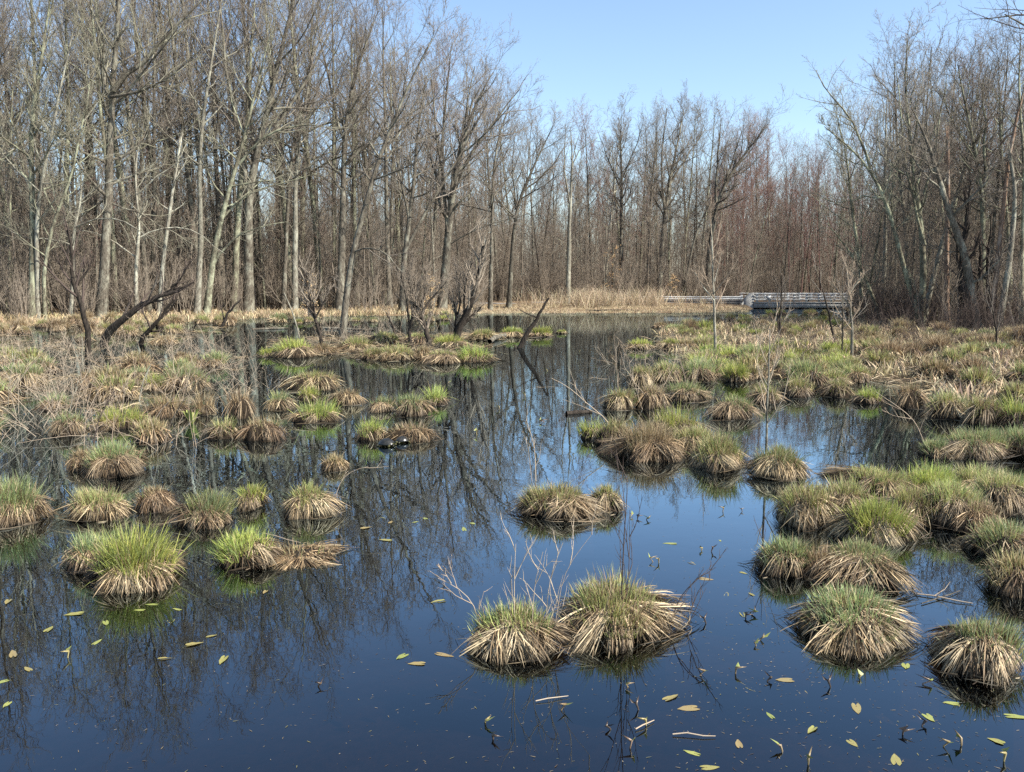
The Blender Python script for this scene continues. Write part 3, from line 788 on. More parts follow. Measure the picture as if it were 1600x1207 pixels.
# photo x, y of the front foot, width and top of the grass in the photo, look, label
NEAR = [
 (800, 1036, 172, 936, 'm', 'yellow-green tussock in the middle front with thin pale stems behind it'),
 (957, 1016, 202, 898, 'm', 'largest front tussock, a wide straw skirt under a dense green crown'),
 (868, 814, 128, 748, 'm', 'rounded straw-fringed tussock alone in open blue water behind the front pair'),
 (948, 802, 52, 752, 'm', 'small tussock touching the rounded one in open blue water'),
 (1335, 1023, 186, 920, 'g', 'neat round tussock with a combed straw skirt, front of the right group'),
 (1532, 1068, 158, 955, 'g', 'tussock cut by the right picture edge with long pale straw sweeping into the water'),
 (1226, 906, 94, 832, 'g', 'small dark-skirted tussock at the channel edge joined to a broader one'),
 (1342, 918, 158, 838, 'g', 'broad blue-green tussock with a fan of pale straw beside a small dark one'),
 (1262, 826, 96, 746, 'm', 'channel-side end tussock of the big clump, straw falling to open water'),
 (1372, 852, 112, 768, 'y', 'yellowish tussock in front of the big clump, straw hanging straight down'),
 (1482, 830, 112, 744, 'm', 'tall-skirted tussock in the middle of the big clump'),
 (1375, 782, 130, 724, 'm', 'low matted tussock at the back of the big clump'),
 (1562, 806, 92, 728, 'm', 'dark-sided tussock of the big clump close to the picture edge'),
 (1600, 800, 50, 742, 'y', 'bright yellow-green tuft cut by the picture edge behind the big clump'),
 (1568, 876, 104, 806, 'g', 'dull blue-green tussock at the picture edge in front of the big clump'),
 (1588, 938, 104, 852, 'b', 'mostly dead brown tussock at the picture edge above the front corner one'),
 (1213, 752, 96, 690, 'g', 'round tussock with a bare sapling stem growing out of its top'),
 (1120, 737, 96, 668, 'm', 'tussock between the sapling tussock and the long straw bank'),
 (1012, 722, 118, 652, 'b', 'straw-heavy tussock at the end of the long sedge bank, arching over the water'),
 (958, 700, 76, 650, 'm', 'brown-sided tussock behind the arching straw-heavy one'),
 (930, 690, 58, 652, 'y', 'yellow-green tip tussock of the long sedge bank in the channel'),
 (1052, 690, 104, 634, 'y', 'bright green broad tussock on top of the long sedge bank'),
 (1145, 656, 82, 614, 'g', 'tussock with an even straw fringe just behind the long sedge bank'),
 (968, 642, 62, 602, 'm', 'rounded tussock standing at the far end of the long sedge bank'),
 (1018, 640, 60, 594, 'b', 'brown tussock with dead twigs beside the rounded far one'),
 (1068, 628, 84, 592, 'g', 'pale blue-green tussock behind the bright green broad one'),
 (1000, 605, 50, 566, 'm', 'straw-sided tussock at the mouth of the far channel'),
 (1040, 600, 60, 560, 'm', 'second tussock from the mouth of the far channel'),
 (1090, 598, 64, 556, 'g', 'third tussock from the mouth of the far channel'),
 (1462, 716, 56, 680, 'g', 'small channel-end tussock of the low bank below the hollow tree'),
 (1522, 722, 104, 664, 'g', 'wide low tussock bank with green top below the hollow tree'),
 (1592, 716, 84, 662, 'g', 'low green tussock at the picture edge beside the wide low bank'),
 (1356, 632, 44, 602, 'y', 'bright yellow-green tuft at the back edge of the quiet side pool'),
 (1245, 622, 62, 584, 'm', 'tussock at the back corner of the quiet side pool'),
 (1198, 632, 54, 596, 'm', 'brown-sided tussock between the even-fringed one and the side pool'),
 (1306, 622, 50, 588, 'm', 'tussock behind the side pool next to the bright tuft'),
 (1420, 640, 66, 592, 'b', 'shaggy dead-straw tussock where the side pool narrows'),
 (1480, 656, 70, 606, 'm', 'straw-headed tussock past the shaggy one at the side pool'),
 (1535, 664, 66, 610, 'm', 'tussock with long pale hair of straw near the picture edge'),
 (1590, 668, 60, 612, 'y', 'yellowing tussock at the picture edge over the low bank'),
 (212, 928, 158, 812, 'y', 'biggest left tussock, tall bright green shoots over two dark straw hollows'),
 (142, 896, 84, 824, 'g', 'dark-sided shoulder of tussock leaning on the biggest left one'),
 (385, 892, 112, 820, 'y', 'flat-topped bright green tussock with an even brown skirt'),
 (480, 814, 88, 748, 'm', 'upright tussock with a straight straw skirt at the edge of the blue water'),
 (393, 798, 48, 750, 'y', 'vivid yellow-green tuft without a skirt between two straw tussocks'),
 (320, 828, 92, 760, 'g', 'tussock with long straws splayed out beside the vivid tuft'),
 (244, 802, 66, 752, 'b', 'half-dead tussock tucked behind the biggest left one'),
 (158, 815, 104, 756, 'm', 'shaggy tussock with tall thin shoots behind the biggest left one'),
 (18, 826, 116, 734, 'g', 'tussock cut by the left picture edge with straw sweeping down sideways'),
 (182, 747, 104, 684, 'g', 'blue-green capped tussock standing apart with a wide pale skirt'),
 (130, 738, 56, 694, 'b', 'low dark tussock merged with the blue-green capped one'),
 (524, 737, 42, 702, 'b', 'small dead brown tussock alone in the reflections'),
 (412, 692, 84, 646, 'b', 'brown drooping tussock under the tall straw tuft'),
 (350, 688, 54, 648, 'm', 'small tussock paired with the brown drooping one'),
 (376, 655, 52, 594, 's', 'tall tan straw tuft standing up above the brown tussocks'),
 (320, 650, 40, 606, 's', 'narrow wisp of pale straw beside the tall tan tuft'),
 (496, 663, 86, 622, 'y', 'dark-skirted tussock with a green top in the middle of the left pool'),
 (436, 642, 52, 608, 'g', 'small tussock behind the dark-skirted green one'),
 (490, 612, 94, 576, 'm', 'broad back tussock of the group in the middle of the left pool'),
 (542, 634, 52, 602, 'b', 'brownish tussock at the water end of the middle group'),
 (480, 628, 36, 600, 'y', 'little yellow tuft in the heart of the middle group'),
 (578, 690, 62, 648, 'y', 'yellow-green tussock next to the basking turtles'),
 (645, 694, 84, 656, 'b', 'collapsed mess of dead sedge behind the basking turtles'),
 (596, 645, 48, 614, 'g', 'small green tussock behind the turtle tussock'),
 (642, 652, 64, 610, 'g', 'rounded tussock beside the bright yellow one at the open water'),
 (680, 634, 42, 600, 'y', 'bright yellow-topped tussock at the tip of the turtle group'),
 (106, 684, 68, 638, 'g', 'straw-skirted tussock in the twiggy left marsh'),
 (192, 672, 96, 630, 'y', 'wide green tussock in the twiggy left marsh beside a straw-skirted one'),
 (86, 642, 62, 612, 'g', 'low tussock behind the straw-skirted one in the twiggy marsh'),
 (264, 655, 84, 612, 'b', 'brown matted tussock beside the arrow-leaved plant'),
 (150, 608, 74, 572, 'b', 'reddish brown tussock near the lichen-white stick'),
 (216, 604, 62, 570, 'g', 'green tussock right beside the broken white branch'),
 (290, 614, 92, 566, 'g', 'wide tussock under the long slanting pale twigs'),
 (40, 608, 70, 566, 'g', 'green tussock by the left picture edge among leaning twigs'),
 (245, 612, 46, 580, 'y', 'little yellow-green tussock between two wider ones under the pale twigs'),
 (1316, 808, 92, 742, 'm', 'ragged tussock wedged between the channel-side end and the yellowish one'),
 (1428, 822, 92, 752, 'm', 'straw-matted tussock wedged between the yellowish and the tall-skirted one'),
 (1524, 836, 84, 770, 'b', 'dead brown tussock sunk between the tall-skirted one and the picture edge'),
 (1450, 776, 104, 722, 'y', 'bright back tussock of the big clump behind the tall-skirted one'),
 (1530, 776, 90, 724, 'm', 'pale shaggy tussock at the back of the big clump near the picture edge'),
 (1284, 908, 76, 846, 'b', 'brown sunken tussock joining the small dark-skirted and the broad blue-green ones'),
 (1085, 712, 80, 660, 'm', 'matted tussock joining the straw-heavy bank end to its neighbour'),
 (420, 558, 38, 540, 'y', 'small end tussock of the shrubby island'),
 (466, 560, 74, 526, 'y', 'broad bright tussock near the end of the shrubby island'),
 (505, 555, 48, 532, 'b', 'brown tussock at the foot of the fan-shaped dark shrub'),
 (555, 550, 54, 524, 'm', 'tussock at the foot of the long leaning trunk'),
 (584, 562, 48, 540, 'm', 'front-edge tussock between the leaning trunk and the willow'),
 (622, 564, 66, 536, 'm', 'tussock in front of the crooked thin willow'),
 (662, 562, 40, 538, 'b', 'brown tussock between the two dark willows'),
 (692, 570, 74, 544, 'm', 'pale front tussock of the island under the big dark willow'),
 (742, 568, 66, 538, 'y', 'end tussock of the island towards the black leaning snag'),
 (600, 540, 60, 516, 'm', 'back-row tussock of the island behind the willow stems'),
 (655, 540, 60, 518, 'm', 'second back-row tussock of the island'),
 (705, 545, 66, 520, 'y', 'yellow-green tussock wrapped round the big willow foot'),
 (755, 532, 56, 510, 'm', 'tussock at the back corner of the island'),
 (800, 528, 44, 510, 'y', 'tussock just behind the black leaning snag'),
 (842, 527, 46, 509, 'y', 'tussock beyond the black leaning snag in open water'),
 (878, 522, 18, 514, 'y', 'tiny round tussock alone in the far channel'),
 (1002, 547, 48, 528, 'y', 'pale round tussock at the far channel, first of a pair'),
 (1046, 547, 60, 527, 'y', 'pale wide tussock, second of the far channel pair'),
 (1072, 531, 46, 512, 'm', 'tussock behind the pale far channel pair'),
 (1036, 513, 32, 502, 'b', 'dark little tussock in the channel before the guardrail'),
 (1085, 512, 40, 500, 'b', 'dark tussock beside the white sapling in the far channel'),
 (190, 520, 60, 496, 's', 'tan grassy hummock behind the curved black branch'),
 (258, 540, 40, 520, 's', 'tan hummock at the fork of the lower black branch'),
 (435, 505, 30, 488, 'g', 'lone green hummock on the far shore behind the island'),
]
spots = []
for i, (px, py, wpx, top, kind, lab) in enumerate(NEAR):
    f = ground(px, py)
    R = wpx * .5 * mpp(f[1]) * 1.02
    c = ground(px, py) + np.array((px - 800, F, 0)) / F * R * .92
    zt = max(at_y(px, top, c[1])[2], .22)
    near = py > 700
    if near: zt *= .95
    nS = int(np.clip(2300 * (R / .45) ** 1.2, 700, 2450)) if near else int(np.clip(560 * (R / .5), 320, 620))
    nG = int(np.clip(1500 * (R / .45) ** 1.2, 500, 1900)) if near else int(np.clip(520 * (R / .5), 320, 600))
    if kind in 'bs': nG = int(nG * .6)
    if px > 1240 and 720 < py < 880: R *= 1.16
    ms = tussock_meshes(1000 + i, R, zt, kind, nS, nG, 1.0 if near else max(1.0, f[1] / 14.0), .82 + .36 * ((i * 7) % 10) / 10)
    o = place_tussock(lab, (c[0], c[1], 0), ms)
    if near: o.rotation_euler = (np.clip(rng.normal(0, .1), -.16, .16), np.clip(rng.normal(0, .1), -.16, .16), 0)
    spots.append((c[0], c[1], R))
# fields of tussocks too alike and too far to tell apart
FAR = [tussock_meshes(2000 + i, .42, .55 if k != 's' else .8, k, 460, 460, 2.3) for i, k in enumerate('mgybmsmgyb')]
MARKS = [('the white sapling', 1117, 545), ('the dark stem pair', 1220, 522), ('the pale forked sapling', 1331, 548), ('the bridge end block', 1170, 492), ('the middle of the bridge', 1260, 492), ('the slanting dark pole', 1306, 530),
         ('the hollow tree', 1520, 522), ('the crooked lichen trunk', 1440, 520), ('the splintered snags', 1580, 522), ('the dark crooked stem', 1557, 552), ('the bright side-pool tuft', 1356, 612), ('the back corner of the side pool', 1245, 600), ('the tall bare sapling', 1200, 590), ('the shaggy pool tussock', 1420, 610),
         ('the straw-haired edge tussock', 1535, 625), ('the thick arching trunk', 165, 535), ('the kinked black trunk', 138, 555), ('the smaller black trunk', 214, 532), ('the lichen-white stick', 130, 600), ('the dark shore pole', 345, 510), ('the broken white branch', 222, 618), ('the drift log', 420, 512),
         ('the thin grey shore log', 545, 512), ('the corner tree foot', 48, 512), ('the left edge stick', 15, 600), ('the straw-skirted marsh tussock', 106, 670), ('the brown matted tussock', 264, 645), ('the far channel pair', 1025, 540), ('the low dark channel tussock', 1036, 510), ('the willow backs', 680, 505), ('the far left marsh', 30, 690)]
def field_label(x, y, k, sc):
    px, py = project(x, y, 0.0)
    nm, mx_, my_ = min(MARKS, key=lambda q: abs(q[1] - px) + 2.5 * abs(q[2] - py))
    a = abs(mx_ - px); b = 2.5 * abs(my_ - py)
    rel = ('left of' if px < mx_ else 'right of') if a > b else ('behind' if py < my_ else 'in front of')
    far = 'close ' if a + b < 30 else ''
    col = ('mixed green', 'green', 'yellow-green', 'brown', 'straw-green', 'tan', 'mixed green', 'green', 'yellow-green', 'dead brown')[k]
    return '%s %s tussock %s%s %s' % ('small' if sc < .9 else 'middling' if sc < 1.1 else 'large', col, far, rel, nm), 'tussocks near ' + nm[4:]
def fill(poly, n, gap, kinds, smin=.75, smax=1.25, seed=0):
    r = np.random.default_rng(seed)
    poly = np.array(poly, float)
    pts = np.array([ground(a, b)[:2] for a, b in poly])
    lo, hi = pts.min(0), pts.max(0)
    made = 0
    for _ in range(n * 30):
        if made >= n: break
        x, y = r.uniform(lo, hi)
        c = False
        j = len(pts) - 1
        for i in range(len(pts)):
            if (pts[i, 1] > y) != (pts[j, 1] > y) and x < (pts[j, 0] - pts[i, 0]) * (y - pts[i, 1]) / (pts[j, 1] - pts[i, 1]) + pts[i, 0]: c = not c
            j = i
        if not c: continue
        sc = r.uniform(smin, smax)
        if any((x - a) ** 2 + (y - b) ** 2 < (gap * (.42 * sc + q)) ** 2 for a, b, q in spots): continue
        spots.append((x, y, .42 * sc))
        h = hz(x, y)
        kk = kinds[r.integers(0, len(kinds))]
        label, group = field_label(x, y, kk, sc)
        place_tussock(label, (x, y, min(max(0, h), .3)), FAR[kk], r.uniform(0, 6.28), (sc * r.uniform(.9, 1.3), sc * r.uniform(.9, 1.2), sc * r.uniform(.75, 1.1)), group)
        made += 1
fill([(1020, 520), (1150, 497), (1345, 505), (1345, 560), (1180, 575), (1090, 560)], 52, .8, [0, 1, 2, 3, 4, 6, 8], seed=5)
fill([(1090, 560), (1345, 560), (1345, 605), (1130, 600), (1070, 590)], 34, .75, [0, 1, 2, 4, 6, 7, 8], seed=6)
fill([(1345, 520), (1640, 530), (1660, 640), (1480, 625), (1345, 600)], 55, .72, [0, 1, 3, 4, 6, 9, 5, 9], seed=7)
fill([(-60, 512), (390, 500), (390, 516), (200, 545), (-60, 566)], 28, .8, [5, 0, 4, 5, 9, 1, 3], seed=8)
fill([(-60, 566), (330, 560), (350, 640), (300, 700), (-60, 735)], 18, 1.1, [0, 1, 3, 9, 7], seed=9)
fill([(400, 497), (620, 495), (740, 491), (740, 500), (560, 506), (400, 510)], 9, 1.2, [5, 1, 8, 4], .6, .9, seed=10)

# ------------------------------------------------------------------ dead sedge litter, bank grass and reeds
def proto_litter(r):
    g = Geo(); n = 40
    a = r.uniform(0, 6.28, n); L = r.uniform(.15, .6, n)
    p0 = np.stack([r.normal(0, .25, n), r.normal(0, .25, n), r.uniform(0, .06, n)], -1)
    d = np.stack([np.cos(a), np.sin(a), r.uniform(-.05, .35, n)], -1)
    P = np.stack([p0, p0 + d * L[:, None] * .5, p0 + d * L[:, None] + np.array((0, 0, -.05))], 1)
    V, Q, T, per = ribbons(P, np.full((n, 3), .010), nrm(np.cross(d, r.normal(0, 1, (n, 3)))))
    C = np.repeat(STRAWS[r.integers(0, 6, n)] * r.uniform(.6, 1.15, (n, 1)), per, 0)
    return g.add(V, Q, T, C).mesh('litter_piece', M_STRAW, col=True)
def proto_bankgrass(r, h=.7, n=60, w=.02, tan=(.40, .31, .19)):
    g = Geo()
    p0 = np.stack([r.normal(0, .22, n), r.normal(0, .22, n), np.full(n, -.05)], -1)
    d = np.stack([r.normal(0, .35, n), r.normal(0, .35, n), np.ones(n)], -1)
    L = r.uniform(.4, 1.0, n) * h
    P = np.stack([p0, p0 + d * L[:, None] * .55, p0 + d * L[:, None] * .9 + np.stack([r.normal(0, .12, n), r.normal(0, .12, n), -.15 * r.random(n)], -1) * h], 1)
    a = r.uniform(0, 6.28, n)
    V, Q, T, per = ribbons(P, np.full((n, 3), w), np.stack([np.cos(a), np.sin(a), np.zeros(n)], -1))
    C = np.repeat(np.array(tan) * r.uniform(.55, 1.25, (n, 1)) * r.uniform(.92, 1.08, (n, 3)), per, 0)
    return g.add(V, Q, T, C).mesh('grass_piece', M_STRAW, col=True)
def in_poly(x, y, pts):
    c = np.zeros(len(x), bool); j = len(pts) - 1
    for i in range(len(pts)):
        dy = pts[j, 1] - pts[i, 1]
        c ^= ((pts[i, 1] > y) != (pts[j, 1] > y)) & (x < (pts[j, 0] - pts[i, 0]) * (y - pts[i, 1]) / (dy if abs(dy) > 1e-9 else 1e-9) + pts[i, 0])
        j = i
    return c
def sprinkle(r, poly, n, world=False):
    pts = np.array([ground(a, b)[:2] if not world else (a, b) for a, b in poly])
    lo, hi = pts.min(0), pts.max(0)
    x, y = r.uniform(lo[0], hi[0], n * 6), r.uniform(lo[1], hi[1], n * 6)
    k = in_poly(x, y, pts)
    return x[k][:n], y[k][:n]
def spread_stuff(name, protos, polys, label, cat, seed, smin, smax, zmin=0.0, tilt=.1, dz=0.0):
    r = np.random.default_rng(seed)
    X, Yv = [], []
    for poly, n in polys:
        a, b = sprinkle(r, poly, n); X.append(a); Yv.append(b)
    x, y = np.concatenate(X), np.concatenate(Yv)
    z = np.maximum(height(x, y), zmin) + dz
    n = len(x)
    sc = r.uniform(smin, smax, n)
    return scatter(name, protos, np.stack([x, y, z], -1), np.stack([r.normal(0, tilt, n), r.normal(0, tilt, n), r.uniform(0, 6.28, n)], -1), np.repeat(sc[:, None], 3, 1), r.integers(0, len(protos), n), label, cat, None)
RIGHT = [(1030, 522), (1150, 502), (1345, 508), (1640, 520), (1660, 640), (1480, 622), (1345, 597), (1130, 595), (1080, 570)]
LEFTB = [(-60, 508), (330, 498), (395, 500), (380, 516), (240, 540), (-60, 566)]
spread_stuff('dead_sedge_litter', [proto_litter(np.random.default_rng(i)) for i in range(5)],
             [(RIGHT, 1000), (LEFTB, 70), ([(-60, 560), (380, 555), (360, 700), (-60, 760)], 26), ([(430, 530), (780, 520), (760, 560), (420, 558)], 130)],
             'matted dead sedge straw lying between the tussocks', 'sedge litter', 71, .6, 1.3, 0.0, .05, .01)
spread_stuff('bank_grass', [proto_bankgrass(np.random.default_rng(20 + i), .55, 50, .03, ((.46, .36, .23), (.40, .30, .18), (.42, .35, .20))[i % 3]) for i in range(6)],
             [([(-60, 507), (395, 494), (395, 499), (330, 503), (-60, 514)], 200), ([(395, 492), (740, 486), (740, 491), (395, 497)], 420), (RIGHT, 300)],
             'tan dead grass fringing the far bank and the marsh edges', 'bank grass', 72, .7, 1.4, 0.0, .1)
spread_stuff('shore_grass', [proto_bankgrass(np.random.default_rng(30 + i), .5, 44, .026, ((.46, .36, .23), (.50, .40, .26), (.42, .33, .20))[i % 3]) for i in range(5)],
             [([(740, 484.5), (1168, 484), (1168, 488.5), (740, 491)], 1100)], 'low tan dead grass on the far bank below the guardrail', 'bank grass', 74, .35, .7, 0.0, .12)
spread_stuff('reed_bed', [proto_bankgrass(np.random.default_rng(40 + i), 2.4, 30, .018, ((.50, .40, .27), (.42, .33, .22))[i % 2]) for i in range(5)],
             [([(885, 484), (1040, 483.5), (1030, 486), (900, 487)], 130), ([(780, 484), (900, 483), (900, 486), (780, 487)], 14), ([(1040, 484), (1150, 484), (1150, 486), (1040, 486.5)], 8)],
             'stand of tall pale dead reeds on the far bank before the guardrail', 'reeds', 73, .7, 1.15, 0.0, .05)

# ------------------------------------------------------------------ road, guardrail and bridge
def metal(name, col, rough, metallic=.6):
    M = NT(name)
    n = M.noise(M.coord(), 6, 5)
    c = M.mix(col, tuple(x * .55 for x in col), M.ramp(n, [(.4, (0, 0, 0)), (.75, (.8, .8, .8))]))
    M.b.inputs['Metallic'].default_value = metallic
    return M.done(c, rough, .4)
M_GALV = metal('galvanised_steel', (.48, .48, .46), .6, .0)
M_WEATH = metal('weathered_steel', (.09, .09, .09), .7, .0)
M = NT('concrete'); v = M.coord()
M_CONC = M.done(M.ramp(M.noise(v, 3, 6), [(.3, (.24, .23, .21)), (.7, (.36, .35, .32))]), .9, .2)
M = NT('asphalt'); v = M.coord()
M_ASPH = M.done(M.ramp(M.noise(v, 20, 4), [(.3, (.16, .15, .14)), (.7, (.24, .225, .20))]), .9, .2)
M = NT('white_paint'); M_WHITE = M.done((.5, .49, .45), .7, .3)
RY = 87.0
def X_at(px, Y=RY): return float(at_y(px, 440, Y)[0])
def Z_at(py, Y=RY, px=1000): return float(at_y(px, py, Y)[2])
zr = Z_at(474.5)
g = Geo(); g.box(X_at(560), X_at(1164), RY + .25, RY + 5.5, -.6, zr); g.box(X_at(1164) + .002, X_at(1700), RY + .25, RY + 5.5, zr - .02 - .35, zr - .004)
structure('road', g.mesh('road', M_ASPH))
structure('kerb', Geo().box(X_at(830), X_at(1163.5), RY + .04, RY + .24, zr - .3, zr + .16).mesh('kerb', M_WHITE))
# guardrail: posts, beam with folds
def w_beam(x0, x1, y, z):
    prof = [(0, -.16), (-.05, -.13), (-.05, -.07), (0, -.02), (0, .02), (-.05, .07), (-.05, .13), (0, .16)]
    V = [(x, y + a, z + b) for x in (x0, x1) for a, b in prof] + [(x, y + a + .02, z + b) for x in (x0, x1) for a, b in prof]
    n = len(prof); Q = []
    for i in range(n - 1):
        Q += [(i, i + 1, n + i + 1, n + i), (2 * n + i, 3 * n + i, 3 * n + i + 1, 2 * n + i + 1)]
    return V, Q
gr = thing('guardrail', 'long galvanised steel guardrail on posts running up to the bridge', 'guardrail', (X_at(1164), RY, zr))
x0, x1 = X_at(1004) - X_at(1164), -.15
zt = Z_at(466) - zr
V, Q = w_beam(x0, x1, 0, zt)
link('rail_beam', Geo().add(V, Q).mesh('rail_beam', M_GALV), gr)
V, Q = w_beam(x0, x1, 0, zt - .36)
link('lower_beam', Geo().add(V, Q).mesh('lower_beam', M_WEATH), gr)
pm = Geo().box(-.06, .06, .03, .17, -1.0, zt + .1).mesh('guardrail_post', M_WEATH)
for i in range(9):
    p = link('post', pm, gr); p.location = (x0 + .4 + (x1 - x0 - .8) * i / 8, 0, 0)
ge = thing('guardrail_end', 'short pale guardrail end piece showing among the reeds', 'guardrail', (X_at(930), RY, zr))
V, Q = w_beam(0, X_at(952) - X_at(930), 0, .45)
link('rail_beam', Geo().add(V, Q).mesh('end_beam', M_WHITE), ge)
pm2 = Geo().box(-.06, .06, .03, .15, -.9, .62).mesh('end_post', M_WEATH)
for q in (.2, X_at(952) - X_at(930) - .2):
    p = link('post', pm2, ge); p.location = (q, 0, 0)
# bridge
br = thing('road_bridge', 'low concrete bridge with a steel pipe railing and a sloped end block', 'bridge', (X_at(1164), RY, 0))
Lb = X_at(1420) - X_at(1164)
w0 = X_at(1179) - X_at(1164)
ztop = Z_at(459)
g = Geo()
V = [(0, 0, -.6), (0, .5, -.6), (w0, .5, -.6), (w0, 0, -.6), (0, 0, zr + .45), (0, .5, zr + .45), (w0, .5, ztop), (w0, 0, ztop), (w0 * .62, 0, ztop), (w0 * .62, .5, ztop)]
Q = [(0, 1, 5, 4), (3, 7, 6, 2), (4, 5, 9, 8), (8, 9, 6, 7), (0, 4, 7, 3), (1, 2, 6, 5)]
T = [(4, 8, 7), (5, 6, 9)]
link('end_block', g.add(V, Q, T).mesh('end_block', M_CONC), br)
zd0, zd1 = Z_at(481), Z_at(474)
link('deck', Geo().box(w0 + .002, Lb, -.12, 6.2, zd0, zd1).mesh('deck', M_CONC), br)
link('kerb', Geo().box(w0 + .01, Lb, -.17, .16, zd1 + .002, zd1 + .1).mesh('kerb', M_CONC), br)
link('pier', Geo().box(Lb * .42, Lb * .42 + .6, .1, 5.6, -.7, zd0 - .002).mesh('pier', M_CONC), br)
pm = Geo().box(-.10, .10, -.06, .10, 0, ztop - zd1 - .1).mesh('railing_post', M_GALV)
npost = 13
for side in (0, 5.9):
    for i in range(npost):
        p = link('railing_post', pm, br); p.location = (w0 + .3 + (Lb - w0 - .5) * i / (npost - 1), side, zd1 + .1)
    for zz in (ztop - .05, ztop - .33, ztop - .6):
        P = np.array([[(w0 + .02, side - .1, zz), (Lb * .5, side - .1, zz), (Lb, side - .1, zz)]])
        link('rail', Geo().tubes(P, np.full((1, 3), .036), 8).mesh('rail', M_GALV), br)
pn = Geo().box(w0 + 1.2, X_at(1205) - X_at(1164), -.17, -.13, zd1 + .35, ztop - .2).mesh('rail_panel', M_GALV)
link('transition_panel', pn, br)

# ------------------------------------------------------------------ dark willows, curved trunks and snags standing in the marsh
def stems(name, label, cat, stems_px, Ys, mt, mc, seed, group=None, twigs=(6, 5, 4), up=.12, base_y=None, tr=.005, rr=.62):
    """stems_px: [(points, radius)]; the first point of the first stem is the foot"""
    r = np.random.default_rng(seed)
    P0 = at_y(*stems_px[0][0][0], Ys) if base_y is None else ground(stems_px[0][0][0][0], base_y)
    base = np.array((P0[0], P0[1], 0.0))
    o = thing(name, label, cat, base, 0, group)
    c = Geo()
    for k, (pts, ra) in enumerate(stems_px):
        P = np.array([at_y(a, b, base[1]) for a, b in pts]) - base
        P[:, 1] += np.cumsum(r.normal(0, .12, len(P)) * np.linalg.norm(P[-1] - P[0]) * .25) * (np.arange(len(P)) > 0)
        if k == 0 or np.linalg.norm(P[0]) < .5: P[0, 2] = -.35
        q = resample(P, 12); q[1:-1] += r.normal(0, ra * .13, (10, 3))
        R = ra * (1 - np.linspace(0, 1, 12) * .7); R[0] *= 1.3
        gg = Geo(); gg.tubes(q[None], R[None], 8)
        gg.add(q[-1:] + np.array([[0, 0, 0]]), None, None) if False else None
        link('trunk' if k == 0 else 'stem', gg.mesh('stem', mt, smooth=True), o)
        L = np.array([np.linalg.norm(q[-1] - q[0])])
        if twigs[0]:
            S1, D1, L1_, r1 = spawn(r, q[None], R[None], L, twigs[0], .35, 1.0, .6, .2, .42, .25)
            P1 = grow(r, S1, D1, L1_, 5, .12, up); R1 = np.clip(r1 * rr, tr * 1.6, .05)[:, None] * (1 - np.linspace(0, 1, 5) * .7)[None]
            c.tubes(P1, R1, 4)
            S2, D2, L2, r2 = spawn(r, P1, R1, L1_, twigs[1], .15, 1.0, .6, .2, .5, .15)
            P2 = grow(r, S2, D2, L2, 4, .12, up * .7); R2 = np.clip(r2 * .6, tr, .02)[:, None] * np.array((1, .8, .6, 0))[None]
            c.tubes(P2, R2, 3)
            if twigs[2]:
                S3, D3, L3, r3 = spawn(r, P2, R2, L2, twigs[2], .1, 1.0, .55, .2, .5, .1)
                c.tubes(grow(r, S3, D3, L3, 2, .1, .05), np.stack([np.full(len(S3), tr * .8), np.zeros(len(S3))], 1), 3)
    if c.n: link('twigs', c.mesh('twigs', mc), o, 'stuff')
    return o
stems('curved_trunk', 'thick black trunk bent low over the marsh, arching towards the island', 'tree',
      [([(162, 540), (163, 520), (178, 514), (205, 496), (240, 468), (268, 458), (290, 453)], .19), ([(240, 468), (262, 455), (285, 450), (300, 442)], .09), ([(268, 458), (270, 445), (282, 440), (292, 448)], .05), ([(262, 460), (280, 440), (300, 405)], .05)], 40, M_DARK, M_TWIGD, 301, twigs=(7, 4, 3), base_y=542)
stems('curved_trunk', 'smaller black trunk slanting out of the water below the big arch', 'tree',
      [([(212, 536), (222, 528), (242, 512), (258, 492), (276, 468)], .12), ([(232, 518), (250, 518), (262, 525)], .05), ([(258, 492), (270, 480), (280, 455)], .05)], 42, M_DARK, M_TWIGD, 302, twigs=(5, 4, 3), base_y=538)
stems('curved_trunk', 'upright black trunk with a kink, standing beside the thick bent one', 'tree',
      [([(138, 560), (142, 520), (136, 480), (126, 455), (114, 435), (118, 400), (112, 360)], .12), ([(120, 445), (135, 425), (145, 395)], .05)], 38, M_DARK, M_TWIGD, 303, twigs=(8, 5, 4), base_y=558)
stems('leaning_snag', 'dark dead pole leaning at the shore between arching trunk and island', 'snag', [([(342, 512), (356, 490), (378, 467)], .11), ([(350, 500), (345, 480), (338, 460)], .04)], 48, M_DARK, M_TWIGD, 304, twigs=(3, 3, 2), base_y=513)
sn = stems('black_snag', 'black bare snag leaning out of the open channel like an oar', 'snag', [([(806, 543), (818, 530), (832, 508), (846, 486), (858, 466)], .12), ([(838, 496), (822, 490), (808, 482)], .03), ([(808, 541), (804, 538), (800, 541)], .06)], 36, M_DARK, M_TWIGD, 305, twigs=(0, 0, 0), base_y=544)
GW = 'dark willows on the shrubby island'
stems('willow', 'big dark willow with a thick leaning stem and a brush of twigs', 'willow', [([(706, 537), (716, 515), (730, 488), (742, 465), (748, 425), (756, 385)], .17), ([(708, 530), (714, 505), (710, 475), (706, 465)], .11), ([(718, 512), (735, 497), (752, 480)], .09), ([(706, 535), (698, 525), (692, 522)], .07), ([(712, 510), (720, 470), (712, 420)], .05), ([(726, 495), (725, 450), (738, 410)], .05)], 39, M_DARK, M_BRUSH, 306, GW, (15, 9, 6), base_y=538)
